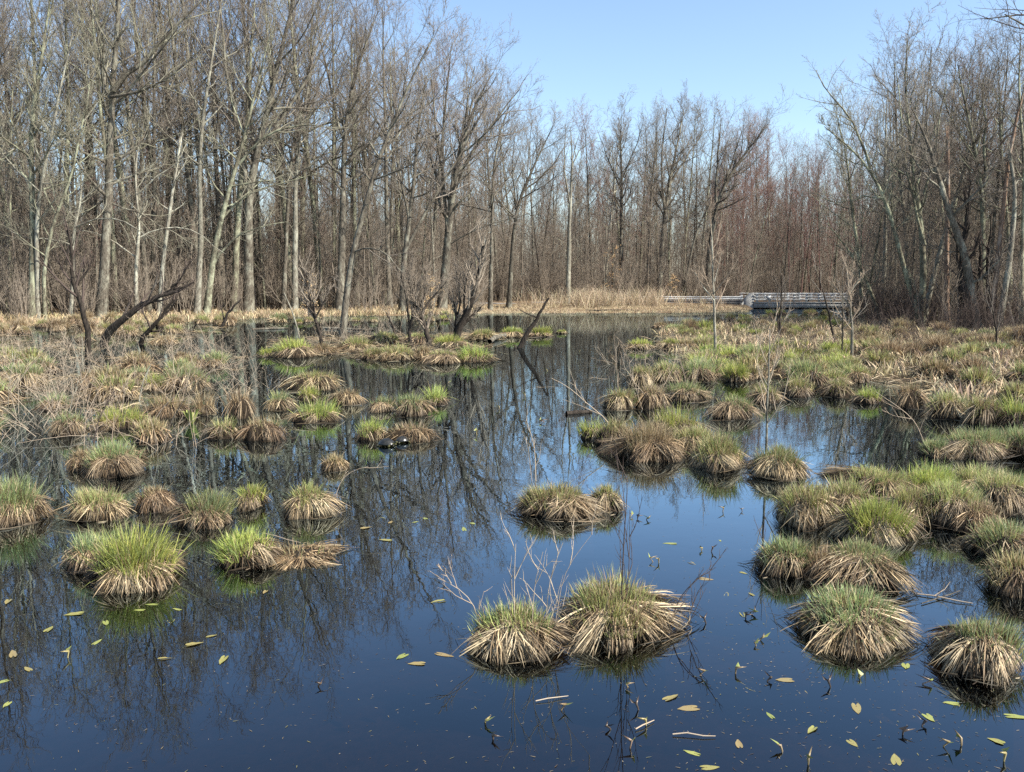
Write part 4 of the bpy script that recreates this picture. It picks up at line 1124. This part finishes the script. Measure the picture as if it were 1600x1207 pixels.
stems('willow', 'twisted dark willow stem with a hooked top, nearer the leaning trunk', 'willow', [([(673, 540), (668, 525), (660, 505), (658, 488), (652, 480), (645, 470)], .13), ([(660, 490), (670, 470), (690, 450), (702, 432)], .05), ([(656, 483), (665, 455), (664, 420)], .05), ([(650, 478), (640, 450), (632, 420)], .05)], 40, M_DARK, M_BRUSH, 307, GW, (15, 9, 6), base_y=541)
stems('willow', 'crooked thin willow bending like a bow beside the hooked one', 'willow', [([(646, 540), (640, 528), (636, 520), (642, 505), (648, 480), (650, 450), (640, 420)], .08), ([(640, 510), (636, 470), (628, 430)], .045)], 40, M_DARK, M_BRUSH, 308, GW, (15, 9, 6), base_y=541)
stems('willow', 'short broken willow stem standing behind the crooked thin one', 'willow', [([(620, 528), (614, 510), (606, 495), (604, 488)], .08), ([(652, 518), (656, 505), (658, 490)], .05)], 43, M_DARK, M_TWIG, 309, GW, (4, 4, 3), base_y=529)
stems('fan_shrub', 'dark shrub with stems fanning up at the end of the island', 'shrub', [([(506, 545), (500, 520), (492, 500), (485, 475), (478, 445), (472, 415)], .085), ([(494, 505), (490, 480), (488, 440), (486, 430)], .045), ([(490, 490), (478, 475), (464, 462)], .04), ([(494, 495), (505, 475), (516, 450)], .04)], 38, M_DARK, M_BRUSH, 310, None, (11, 7, 5), base_y=546)
stems('pale_pole', 'thin pale dead pole leaning beside the fan-shaped shrub', 'pole', [([(470, 526), (462, 505), (455, 485), (443, 458)], .05)], 42, M_PALE, M_TWIGS, 311, None, (0, 0, 0), base_y=527)
GS = 'saplings in the marsh before the bridge'
stems('white_sapling', 'white-barked thin sapling in front of the end of the guardrail', 'sapling', [([(1117, 560), (1117, 500), (1116, 450), (1115, 400), (1112, 350)], .055), ([(1116, 470), (1100, 450), (1085, 425)], .022), ([(1116, 440), (1122, 420), (1128, 395)], .02)], 30, M_PALE, M_TWIGS, 312, GS, (8, 5, 4), base_y=562)
stems('dark_sapling', 'pair of dark slim stems standing before the bridge railing', 'sapling', [([(1220, 525), (1219, 490), (1223, 460), (1222, 430)], .07), ([(1217, 524), (1216, 485), (1214, 450)], .05), ([(1222, 455), (1212, 440), (1206, 430)], .02)], 42, M_DARK, M_TWIG, 313, GS, (6, 4, 3), base_y=527)
stems('white_sapling', 'pale forked sapling with angular twigs before the crooked tree', 'sapling', [([(1331, 560), (1330, 520), (1327, 480), (1326, 450), (1322, 415)], .06), ([(1330, 500), (1336, 490), (1342, 485)], .025), ([(1327, 475), (1310, 455), (1296, 440)], .025), ([(1326, 460), (1340, 440), (1352, 425)], .025)], 31, M_PALE, M_TWIGS, 314, GS, (9, 5, 4), base_y=562)
stems('dark_sapling', 'dark slanting pole between the bridge and the pale forked sapling', 'sapling', [([(1308, 535), (1300, 510), (1292, 475), (1282, 440), (1276, 420)], .06)], 40, M_DARK, M_TWIG, 315, GS, (4, 3, 2), base_y=537)
stems('grey_sapling', 'thin grey stem between the dark pole and the pale forked sapling', 'sapling', [([(1315, 565), (1314, 520), (1311, 470), (1310, 430)], .035)], 30, M_BARK, M_TWIG, 316, GS, (8, 4, 3), base_y=566)
stems('dark_sapling', 'dark crooked stem in the brush below the hollow tree', 'sapling', [([(1558, 552), (1555, 520), (1550, 480), (1545, 430)], .045)], 32, M_DARK, M_TWIG, 317, GS, (7, 4, 3), base_y=554)
stems('bare_sapling', 'tall thin bare sapling growing from the round tussock by the side pool', 'sapling', [([(1200, 705), (1199, 650), (1200, 600), (1203, 550), (1206, 515)], .022), ([(1201, 590), (1210, 575), (1218, 560)], .009), ([(1200, 605), (1192, 590), (1185, 575)], .008)], 15, M_PALE, M_TWIGS, 318, None, (7, 3, 2), base_y=735, tr=.003)

# ------------------------------------------------------------------ bare twigs and shrubs over the water
def sprig(name, label, lines, base_y, mt, seed, tw=(5, 3, 0), tr=.0022, cat='twig', group=None):
    return stems(name, label, cat, lines, 0, mt, mt, seed, group, tw, .06, base_y, tr, .6)
sprig('bare_shrub', 'pale upright twiggy shrub behind the middle front tussock', [([(805, 950), (803, 905), (806, 850)], .006), ([(825, 945), (835, 905), (848, 860)], .005), ([(845, 950), (858, 905), (880, 850)], .005), ([(852, 945), (880, 890), (925, 835)], .004)], 1010, M_TWIGS, 401, (4, 3, 0), .0022, 'shrub')
sprig('bare_twig', 'dark upright stems growing through the largest front tussock', [([(968, 960), (972, 880), (975, 800), (978, 740)], .008), ([(975, 950), (984, 860), (985, 800)], .005)], 985, M_TWIGD, 402, (4, 3, 0))
sprig('bare_twig', 'thin dark twig slanting out over water from the largest front tussock', [([(1030, 960), (1060, 935), (1090, 905), (1120, 888)], .006), ([(1060, 935), (1085, 930), (1110, 905)], .003)], 985, M_TWIGD, 403, (4, 3, 0))
sprig('bare_twig', 'thin pale twig reaching from the middle front tussock over open water', [([(768, 960), (740, 935), (705, 912), (684, 905)], .006), ([(705, 912), (695, 895), (684, 885)], .003)], 1000, M_TWIGS, 404, (5, 3, 2))
sprig('bare_twig', 'long pale twig rising from the upright tussock towards the reflections', [([(505, 785), (530, 750), (556, 732), (575, 730)], .007)], 800, M_TWIGS, 405, (2, 2, 0))
sprig('bare_twig', 'pale bent branch standing in water before the long sedge bank', [([(838, 745), (836, 700), (828, 672), (822, 655)], .009), ([(836, 700), (824, 690), (818, 680)], .005)], 752, M_TWIGS, 406, (4, 2, 0))
sprig('bare_twig', 'long pale branch lying across the tip of the long sedge bank', [([(985, 670), (950, 655), (915, 630), (882, 598), (862, 592)], .012), ([(915, 630), (905, 612), (895, 600)], .006)], 690, M_TWIGS, 407, (3, 2, 0))
sprig('bare_twig', 'slanting pale branch fallen across the side pool', [([(1462, 690), (1425, 655), (1390, 630), (1360, 610)], .011), ([(1425, 655), (1395, 650), (1378, 640)], .006)], 700, M_TWIGS, 408, (3, 2, 0))
sprig('bare_twig', 'dark thin stem standing in the channel beside the small dark-skirted tussock', [([(1192, 880), (1192, 840), (1194, 800)], .006)], 885, M_TWIGD, 409, (2, 0, 0) if False else (2, 2, 0))
sprig('white_stick', 'upright lichen-white stick in the twiggy left marsh', [([(130, 600), (129, 560), (128, 526)], .03)], 602, M_PALE, 410, (0, 0, 0), cat='stick')
sprig('white_branch', 'broken white branch propped up between the two green left tussocks', [([(212, 622), (224, 595), (236, 568)], .02), ([(232, 576), (229, 590), (230, 604)], .012)], 626, M_PALE, 411, (0, 0, 0), cat='branch')
LT = [([(215, 660), (260, 630), (310, 592), (365, 565)], 'long slanting pale twig over the wide tussock, upper of two'), ([(250, 652), (290, 615), (322, 585), (345, 570)], 'second slanting pale twig over the wide left tussock'),
      ([(0, 610), (35, 580), (70, 545), (88, 530)], 'tan stick leaning up from the left picture edge'), ([(10, 640), (12, 600), (20, 560)], 'short upright tan stick at the left picture edge'),
      ([(60, 720), (100, 745), (135, 780), (160, 815)], 'pale stick slanting down behind the biggest left tussock'), ([(138, 700), (150, 660), (165, 630), (178, 612)], 'dark thin stem rising from the blue-green capped tussock'),
      ([(188, 650), (192, 620), (196, 590)], 'short pale upright stick in front of the green left tussock'), ([(100, 640), (118, 610), (140, 585)], 'grey twig leaning near the lichen-white stick'),
      ([(272, 600), (271, 560), (270, 520)], 'thin upright grey stem before the lower black trunk'), ([(300, 640), (330, 610), (352, 590)], 'short twig beside the pale straw wisp'), ([(50, 660), (80, 640), (130, 628)], 'low bent twig in front of the straw-skirted left tussock')]
for i, (p, lab) in enumerate(LT):
    sprig('leaning_stick', lab, [(p, .009 + .003 * (i % 3))], max(q[1] for q in p[:1]) + 8, [M_TWIGS, M_BARK, M_TWIGS, M_PALE][i % 4] if i != 5 else M_TWIGD, 420 + i, (5, 3, 2), .0028, 'stick')
# low dead twigs over the two marshes
def proto_twigs(r):
    g = Geo(); n = 5
    d = np.stack([r.normal(0, .7, n), r.normal(0, .7, n), np.ones(n)], -1)
    P = grow(r, np.stack([r.normal(0, .2, n), r.normal(0, .2, n), np.full(n, -.1)], -1), d, r.uniform(.7, 1.5, n), 5, .12, -.02)
    R = np.full(n, .0055)[:, None] * (1 - np.linspace(0, 1, 5) * .6)[None]
    g.tubes(P, R, 4)
    S2, D2, L2, r_ = spawn(r, P, R, np.full(n, .9), 4, .3, 1, .7, .2, .4, .0)
    g.tubes(grow(r, S2, D2, L2, 3, .15, 0), np.array((.0035, .003, 0))[None] * np.ones((len(S2), 1)), 3)
    return g
def twig_mass(name, mat, polys, label, seed, smin, smax):
    pr = [proto_twigs(np.random.default_rng(seed * 7 + i)).mesh(name, mat) for i in range(5)]
    return spread_stuff(name, pr, polys, label, 'twigs', seed, smin, smax, 0.0, .15)
twig_mass('marsh_twigs', M_TWIGS, [([(-60, 540), (330, 535), (420, 600), (300, 700), (-60, 720)], 120), ([(380, 520), (780, 512), (770, 545), (400, 552)], 30), ([(950, 560), (1130, 540), (1130, 640), (950, 640)], 22)], 'scatter of thin pale dead twigs sticking up over the twiggy marsh and island', 81, .6, 1.2)
twig_mass('brush_twigs', M_TWIGD, [(RIGHT, 70), ([(1330, 500), (1660, 515), (1660, 560), (1330, 540)], 120)], 'dark bare brush twigs standing over the shaggy marsh by the hollow tree', 82, .7, 1.6)

# ------------------------------------------------------------------ floating leaves, rolled leaves, sticks
def leafmat(name, a, b):
    M = NT(name)
    c = M.mix(a, b, M.random())
    n = M.noise(M.coord(), 30, 4)
    c = M.mix(c, (.22, .13, .05), M.ramp(n, [(.55, (0, 0, 0)), (.72, (.7, .7, .7))]))
    return M.done(c, .4, .5)
M_PAD = leafmat('pad_leaf', (.19, .19, .05), (.20, .145, .065))
M_PADG = leafmat('pad_leaf_green', (.16, .19, .048), (.22, .235, .06))
M_ROLL = leafmat('rolled_leaf', (.22, .18, .07), (.12, .075, .045))
M_BLACK = leafmat('rotten_stub', (.03, .02, .014), (.06, .04, .025))
def pad_mesh(seed, curl):
    r = np.random.default_rng(seed)
    half = np.array(((-.012, .0), (-.05, .012), (-.068, .03), (-.055, .046), (-.025, .054), (.015, .053), (.055, .044), (.092, .026), (.118, .009), (.128, .0)))
    half = half * (r.uniform(.9, 1.15), r.uniform(.8, 1.1))
    out = np.concatenate([half, half[-2:0:-1] * (1, -1)])
    out += r.normal(0, .0025, out.shape)
    if seed % 2: out[6:9] *= r.uniform(.72, .9)
    n = len(out)
    z = .0015 + curl * .02 * (np.abs(out[:, 1]) / .05) ** 2 + r.normal(0, .0008, n) + curl * .012 * np.clip(out[:, 0] / .12, 0, 1)
    mid = np.stack([np.linspace(-.012, .128, 6) * 1.0, np.zeros(6), np.full(6, .0012)], -1)
    V = [(.03, 0, .001)] + [(a_, b_, c_) for (a_, b_), c_ in zip(out, z)]
    T = [(0, 1 + i_, 1 + (i_ + 1) % n) for i_ in range(n)]
    g = Geo().add(V, None, T)
    P = np.array([[(0, 0, .002), (-.06, .02, -.01), (-.14, .03, -.08)]])
    return g, Geo().tubes(P, np.array([[.004, .004, .003]]), 5)
PADS = []
for i in range(6):
    a, b = pad_mesh(500 + i, [0, .1, .2, .5, .05, .3][i])
    PADS.append((a.mesh('leaf_blade', M_PADG if i in (1, 4) else M_PAD, smooth=False), b.mesh('leaf_stalk', M_ROLL)))
r = np.random.default_rng(77)
def pad(px, py, label, group, sc=1.0):
    p = ground(px, py)
    sc *= r.uniform(.42, .75)
    o = thing('floating_leaf', label, 'leaf', (p[0], p[1], r.choice((.001, .001, -.003))), r.uniform(0, 6.28), group, (sc, sc * r.uniform(.6, 1), sc))
    o.rotation_euler = (r.normal(0, .012), r.normal(0, .012), r.uniform(0, 6.28))
    ms = PADS[r.integers(0, 6)]
    link('leaf_blade', ms[0], o); link('leaf_stalk', ms[1], o)
for px, py in [(13, 940), (40, 998), (20, 1024), (45, 1047), (65, 1073), (6, 1065), (30, 962), (75, 985), (12, 1100), (95, 1010)]: pad(px, py, 'yellowing water leaf floating on the dark water at the left picture edge', 'leaves floating at the left edge')
for px, py in [(165, 973), (220, 954), (267, 969), (278, 953), (340, 978), (328, 995), (300, 1008), (388, 967), (240, 945), (190, 990), (150, 1005), (350, 1030), (255, 1030), (120, 960)]: pad(px, py, 'yellow-green water leaf floating before the biggest left tussock', 'leaves floating before the biggest left tussock')
for px, py in [(363, 929), (415, 925), (393, 927)]: pad(px, py, 'yellow-green leaf afloat in the reflection of the flat-topped tussock', 'leaves before the flat-topped tussock')
for px, py in [(630, 1025), (642, 1030), (655, 1038), (690, 1023), (688, 940)]: pad(px, py, 'pale leaf floating in open blue water beside the middle front tussock', 'leaves beside the middle front tussock', 1.1)
for px, py in [(1045, 1092), (1080, 1107), (1105, 1200), (1085, 1178)]: pad(px, py, 'green heart-shaped leaf floating in front of the largest front tussock', 'leaves before the largest front tussock')
for px, py in [(1255, 1083), (1230, 1063), (1338, 1105), (1380, 1122), (1165, 1062), (1155, 1165), (1170, 1075), (1290, 1010), (1415, 1040), (1450, 1120), (1560, 1160), (1540, 1180), (1490, 1100), (1330, 1160), (1270, 1140), (1400, 1190), (1585, 1120), (1205, 1120)]: pad(px, py, 'submerged-looking leaf floating below the neat round right tussock', 'leaves below the neat round tussock')
for px, py in [(610, 817), (596, 810), (570, 826), (590, 831), (605, 845), (640, 820), (650, 816), (665, 811), (676, 828), (700, 827), (725, 828), (738, 818), (560, 820), (690, 812)]: pad(px, py, 'small yellowish leaf in the raft on the reflections beside the upright tussock', 'raft of leaves on the reflections', .95)
for px, py in [(1080, 880), (1100, 905), (1160, 895), (1125, 845), (1050, 850), (1020, 838), (1135, 930), (1175, 930), (1160, 960), (1190, 865)]: pad(px, py, 'pale leaf floating in the blue channel behind the largest tussock', 'leaves in the blue channel', .9)
# rolled or folded leaves standing out of the water
def roll_mesh(seed, dark):
    r_ = np.random.default_rng(seed)
    h = r_.uniform(.05, .13)
    P = np.array([[(0, 0, -.1), (r_.normal(0, .01), r_.normal(0, .01), .01), (r_.normal(0, .03), r_.normal(0, .03), h * .6), (r_.normal(0, .06), r_.normal(0, .06), h)]])
    g = Geo().tubes(P, np.array([[.004, .008, .014, 0]]), 5)
    e = P[0, 2]
    fold = Geo().add([e + (-.012, 0, 0), e + (.012, .004, 0), e + (.05 * r_.normal(), .05 * r_.normal(), .05), e + (.03, .03, .01)], None, [(0, 1, 2), (1, 3, 2)])
    m = M_BLACK if dark else M_ROLL
    return g.mesh('rolled_blade', m, smooth=True), fold.mesh('leaf_fold', M_BLACK if dark else M_PADG)
ROLL = [roll_mesh(600 + i, i % 3 == 0) for i in range(9)]
def rolled(px, py, label, group, i, sc=1.0):
    p = ground(px, py)
    o = thing('rolled_leaf', label, 'leaf', (p[0], p[1], 0), r.uniform(0, 6.28), group, (sc,) * 3)
    ms = ROLL[i % 9]
    link('rolled_blade', ms[0], o); link('leaf_fold', ms[1], o)
n_ = 0
for pts, lab, grp in (
    ([(497, 1072)], 'grey broken stub leaning out of the open dark water', None), ([(107, 1028)], 'small brown stub among the left edge leaves', None),
    ([(1190, 1000), (1165, 965), (1172, 958), (1182, 1010), (1105, 975), (1150, 1052), (1097, 1056)], 'curled yellow leaf poking up between the largest and the round right tussock', 'curled leaves between the front tussocks'),
    ([(1198, 1065), (1262, 1195), (1220, 1175), (1410, 1148), (1442, 1070), (1345, 1060), (1300, 1075), (1500, 1165), (1478, 1168), (1440, 1135), (1570, 1190)], 'small rolled leaf tip standing in the dark blue front corner', 'rolled leaf tips in the front corner'),
    ([(985, 808), (996, 810), (1010, 812), (1095, 860), (1110, 862), (1030, 880), (1018, 878), (1160, 800), (1130, 800)], 'dark rolled leaf tip standing in the blue channel', 'rolled leaf tips in the blue channel'),
    ([(855, 580), (870, 600), (930, 575), (905, 550), (960, 600), (820, 620), (780, 640), (725, 650), (745, 680), (700, 600), (880, 640), (850, 660)], 'tiny leaf tip speckling the far reflecting channel', 'leaf tips in the far channel'),
    ([(980, 1075), (1000, 1110), (1010, 1135), (880, 1110), (955, 1140), (985, 1170), (760, 1130), (770, 1155)], 'dark bent leaf stalk in the reflection of the front pair of tussocks', 'bent stalks before the front pair')):
    for px, py in pts:
        rolled(px, py, lab, grp, n_, .65 if py > 700 else 1.0); n_ += 1
def stick(name, a, b, rad, mat, label, z=.01, fork=False):
    p, q = ground(*a), ground(*b)
    g = Geo(); d = q - p
    P = np.stack([p, p + d * .35 + (0, 0, .006), p + d * .7 + (0, 0, .002), q]) - p
    P[1:3] += np.random.default_rng(int(a[0])).normal(0, np.linalg.norm(d) * .02, (2, 3)) * (1, 1, .2)
    g.tubes(P[None], np.array([[rad, rad, rad * .9, rad * .6]]), 7)
    if fork:
        e = P[1]; f = np.stack([e, e + d * .2 + (0.02, .06, .05), e + d * .35 + (.03, .14, .10)])
        g.tubes(f[None], np.array([[rad * .7, rad * .5, rad * .2]]), 5)
    o = link(name, g.mesh(name, mat, smooth=True)); o.location = (p[0], p[1], z)
    return tag(o, label, 'log' if rad > .05 else 'stick')
stick('floating_stick', (1051, 1150), (1118, 1153), .004, M_TWIGS, 'straight pale reed stick floating in front of the largest tussock')
stick('floating_stick', (837, 1098), (888, 1090), .0035, M_TWIGS, 'brownish reed stick floating in the reflection of the middle front tussock')
stick('floating_stick', (993, 1142), (1022, 1128), .004, M_TWIGS, 'short pale stick end on a tangle of dark twigs')
stick('floating_stick', (1430, 930), (1520, 945), .006, M_TWIGS, 'bent straw stick floating between the round and the edge tussocks', fork=True)
stick('floating_stick', (1440, 945), (1500, 925), .005, M_BARK, 'brown twig floating across the bent straw stick', fork=True)
stick('floating_stick', (520, 870), (545, 860), .006, M_BARK, 'curled bark piece at the end of the low dead sedge heap')
stick('floating_stick', (410, 835), (470, 850), .006, M_TWIGS, 'loose straw lying on water between the two upright left tussocks')
stick('fallen_log', (100, 505), (155, 504), .10, M_PALE, 'pale fallen log at the forest edge behind the upright black trunk', .28)
stick('fallen_log', (205, 500), (262, 497), .11, M_PALE, 'whitish fallen log on the bank above the big black arch', .28)
stick('fallen_log', (395, 516), (450, 514), .06, M_BARK, 'grey drift log at the water line beside the lone green hummock', .04, True)
stick('fallen_log', (505, 514), (585, 517), .07, M_BARK, 'thin grey log lying along the shore behind the fan-shaped shrub', .04)
stick('fallen_log', (765, 538), (795, 525), .11, M_BARK, 'broken grey log at the island end beside the black snag', .10, True)
stick('fallen_log', (915, 488.5), (1005, 488.3), .12, M_DARK, 'black log lying along the far shore in front of the reeds', .12, True)
stick('fallen_log', (885, 648), (925, 645), .05, M_DARK, 'dark wet log end afloat at the tip of the long sedge bank', .02)
# low heap of dead sedge
ms = tussock_meshes(3001, .42, .30, 'b', 900, 160)
p = ground(470, 872)
place_tussock('low flat heap of dead sedge and twigs beside the flat-topped bright tussock', (p[0], p[1], -.06), ms, 0, (1.1, 1, .75), name='dead_sedge_heap')
# arrow-leaved plant
p = ground(300, 662)
o = thing('water_plant', 'yellow-green broad-leaved water plant beside the brown matted tussock', 'plant', (p[0], p[1], 0))
for i in range(8):
    a = i * 2.4; L = .28 + .05 * (i % 3)
    d = np.array((math.cos(a) * .5, math.sin(a) * .5, 1.0)); sd = np.array((-math.sin(a), math.cos(a), 0))
    P = np.stack([d * L * t - np.array((0, 0, .05)) for t in (0, .35, .65, .85, 1.0)]); P[-1] += d * np.array((.12, .12, -.05)); W = np.array((.015, .05, .085, .06, 0))
    V, Q, T, _ = ribbons(P[None], W[None], sd[None])
    link('leaf', Geo().add(V, Q, T).mesh('plant_leaf', M_PADG), o)

# fine debris drifting on the near water
def proto_debris(r):
    g = Geo(); n = 7
    a = r.uniform(0, 6.28, n); L = r.uniform(.004, .028, n)
    p0 = np.stack([r.normal(0, .35, n), r.normal(0, .35, n), np.full(n, .001)], -1)
    d = np.stack([np.cos(a), np.sin(a), r.uniform(0, .05, n)], -1)
    P = np.stack([p0, p0 + d * L[:, None] * .5, p0 + d * L[:, None]], 1)
    V, Q, T, per = ribbons(P, r.uniform(.0015, .004, (n, 1)) * np.ones((1, 3)), np.stack([-np.sin(a), np.cos(a), np.zeros(n)], -1))
    C = np.repeat(np.array(((.16, .13, .08), (.13, .125, .06), (.06, .045, .03), (.22, .19, .14)))[r.integers(0, 4, n)], per, 0)
    return g.add(V, Q, T, C).mesh('debris_piece', M_STRAW, col=True)
spread_stuff('floating_debris', [proto_debris(np.random.default_rng(900 + i)) for i in range(8)],
             [([(-60, 900), (1660, 900), (1660, 1230), (-60, 1230)], 260), ([(-60, 640), (1200, 640), (1200, 900), (-60, 900)], 420), ([(1000, 990), (1660, 990), (1660, 1230), (1000, 1230)], 120)],
             'specks of straw, seeds and bark drifting on the open water', 'debris', 83, .7, 1.4, 0.001, 0.0)

# ------------------------------------------------------------------ basking turtles
M = NT('turtle_shell'); v = M.coord()
M_SHELL = M.done(M.ramp(M.noise(v, 25, 3), [(.4, (.012, .012, .010)), (.7, (.035, .033, .026))]), .22, .6)
M = NT('turtle_skin'); v = M.coord((1, 6, 6))
M_SKIN = M.done(M.ramp(M.noise(v, 10, 2), [(.45, (.02, .02, .015)), (.62, (.10, .09, .02))]), .4, .4)
def turtle(px, py, rz, sc, label):
    p = ground(px, py)
    o = thing('turtle', label, 'turtle', (p[0], p[1], .035), rz, None, (sc,) * 3)
    # shell: a low dome with a flared rim, and scutes raised a little
    na, nr = 20, 7
    V = []; Q = []
    prof = [(0, .075), (.35, .07), (.62, .056), (.84, .035), (.97, .012), (1.03, .004), (.95, -.012), (0.4, -.018)]
    for x_, z_ in prof:
        for i in range(na):
            a = 2 * PI * i / na
            V.append((x_ * .125 * math.cos(a), x_ * .095 * math.sin(a), z_ + (.003 * math.cos(5 * a) if .3 < x_ < .9 else 0)))
    for k in range(len(prof) - 1):
        for i in range(na):
            j = (i + 1) % na
            Q.append((k * na + i, (k + 1) * na + i, (k + 1) * na + j, k * na + j))
    link('shell', Geo().add(V, Q).mesh('turtle_shell', M_SHELL, smooth=True), o)
    # body: neck, head, four legs and tail as one skinned figure
    me = bpy.data.meshes.new('turtle_body')
    vs = [(0, 0, -.004), (.09, 0, .0), (.125, 0, .018), (.155, 0, .034), (.178, 0, .034), (.07, .06, -.008), (.10, .105, -.02), (.07, -.06, -.008), (.10, -.105, -.02),
          (-.07, .055, -.008), (-.11, .095, -.022), (-.07, -.055, -.008), (-.11, -.095, -.022), (-.11, 0, -.006), (-.16, 0, -.015)]
    es = [(0, 1), (1, 2), (2, 3), (3, 4), (1, 5), (5, 6), (1, 7), (7, 8), (0, 9), (9, 10), (0, 11), (11, 12), (0, 13), (13, 14)]
    me.from_pydata(vs, es, [])
    me.materials.append(M_SKIN)
    b = link('body', me, o)
    sk = b.modifiers.new('skin', 'SKIN')
    rad = [.05, .03, .018, .021, .012, .02, .014, .02, .014, .02, .016, .02, .016, .014, .004]
    for q, ra in zip(me.skin_vertices[0].data, rad): q.radius = (ra, ra * .8)
    me.skin_vertices[0].data[0].use_root = True
    b.modifiers.new('sub', 'SUBSURF').levels = 1
turtle(604, 697, -.4, 1.15, 'dark glossy turtle basking lowest at the water beside the yellow tussock')
turtle(629, 692, .5, .95, 'smaller dark turtle basking behind the first, close to the dead sedge')

# ------------------------------------------------------------------ young beeches that keep their tan leaves
M = NT('beech_leaf')
M_BEECH = M.done(M.mix((.46, .30, .15), (.55, .40, .22), M.random()), .8, .1)
def beech(px, py, Y, h, seed, label):
    r_ = np.random.default_rng(seed)
    x = float(at_y(px, 440, Y)[0])
    g, c = build_tree(r_, [(0, 0, -.1), (r_.normal(0, .1), 0, h * .5), (0, 0, h)], .05, n1=16, t0=.25, L1=.3, a1=1.2, up1=.0, k2=5, k3=3, k4=0)
    o = thing('beech_sapling', label, 'tree', (x, Y, hz(x, Y)), 0, 'young beeches holding tan leaves')
    link('trunk', g.mesh('beech_trunk', M_BARK, smooth=True), o)
    Vc = np.concatenate(c.V)
    link('branches', c.mesh('beech_branches', M_TWIG), o, 'stuff')
    n = 420
    b = Vc[r_.integers(0, len(Vc), n)] + r_.normal(0, .06, (n, 3))
    d = nrm(np.stack([r_.normal(0, 1, n), r_.normal(0, 1, n), r_.normal(-.6, .3, n)], -1)); sd = nrm(np.cross(d, r_.normal(0, 1, (n, 3))))
    P = np.stack([b, b + d * .05, b + d * .10], 1)
    V, Q, T, _ = ribbons(P, np.array([[.01, .055, 0]]) * np.ones((n, 1)), sd)
    link('leaves', Geo().add(V, Q, T).mesh('beech_leaves', M_BEECH), o, 'stuff')
beech(958, 455, 93, 5.5, 701, 'young beech with tan papery leaves in tiers behind the reeds')
beech(482, 470, 61, 3.2, 702, 'young beech with tan leaves at the foot of the pale column trunk')
beech(672, 450, 72, 3.0, 703, 'small tan-leaved beech in the brush behind the hooked willow')
beech(1052, 460, 93, 2.6, 704, 'low tan-leaved beech just above the guardrail')
fill([(1165, 490), (1335, 489), (1340, 503), (1150, 501)], 14, 1.0, [0, 3, 8, 4], .6, 1.0, seed=12)
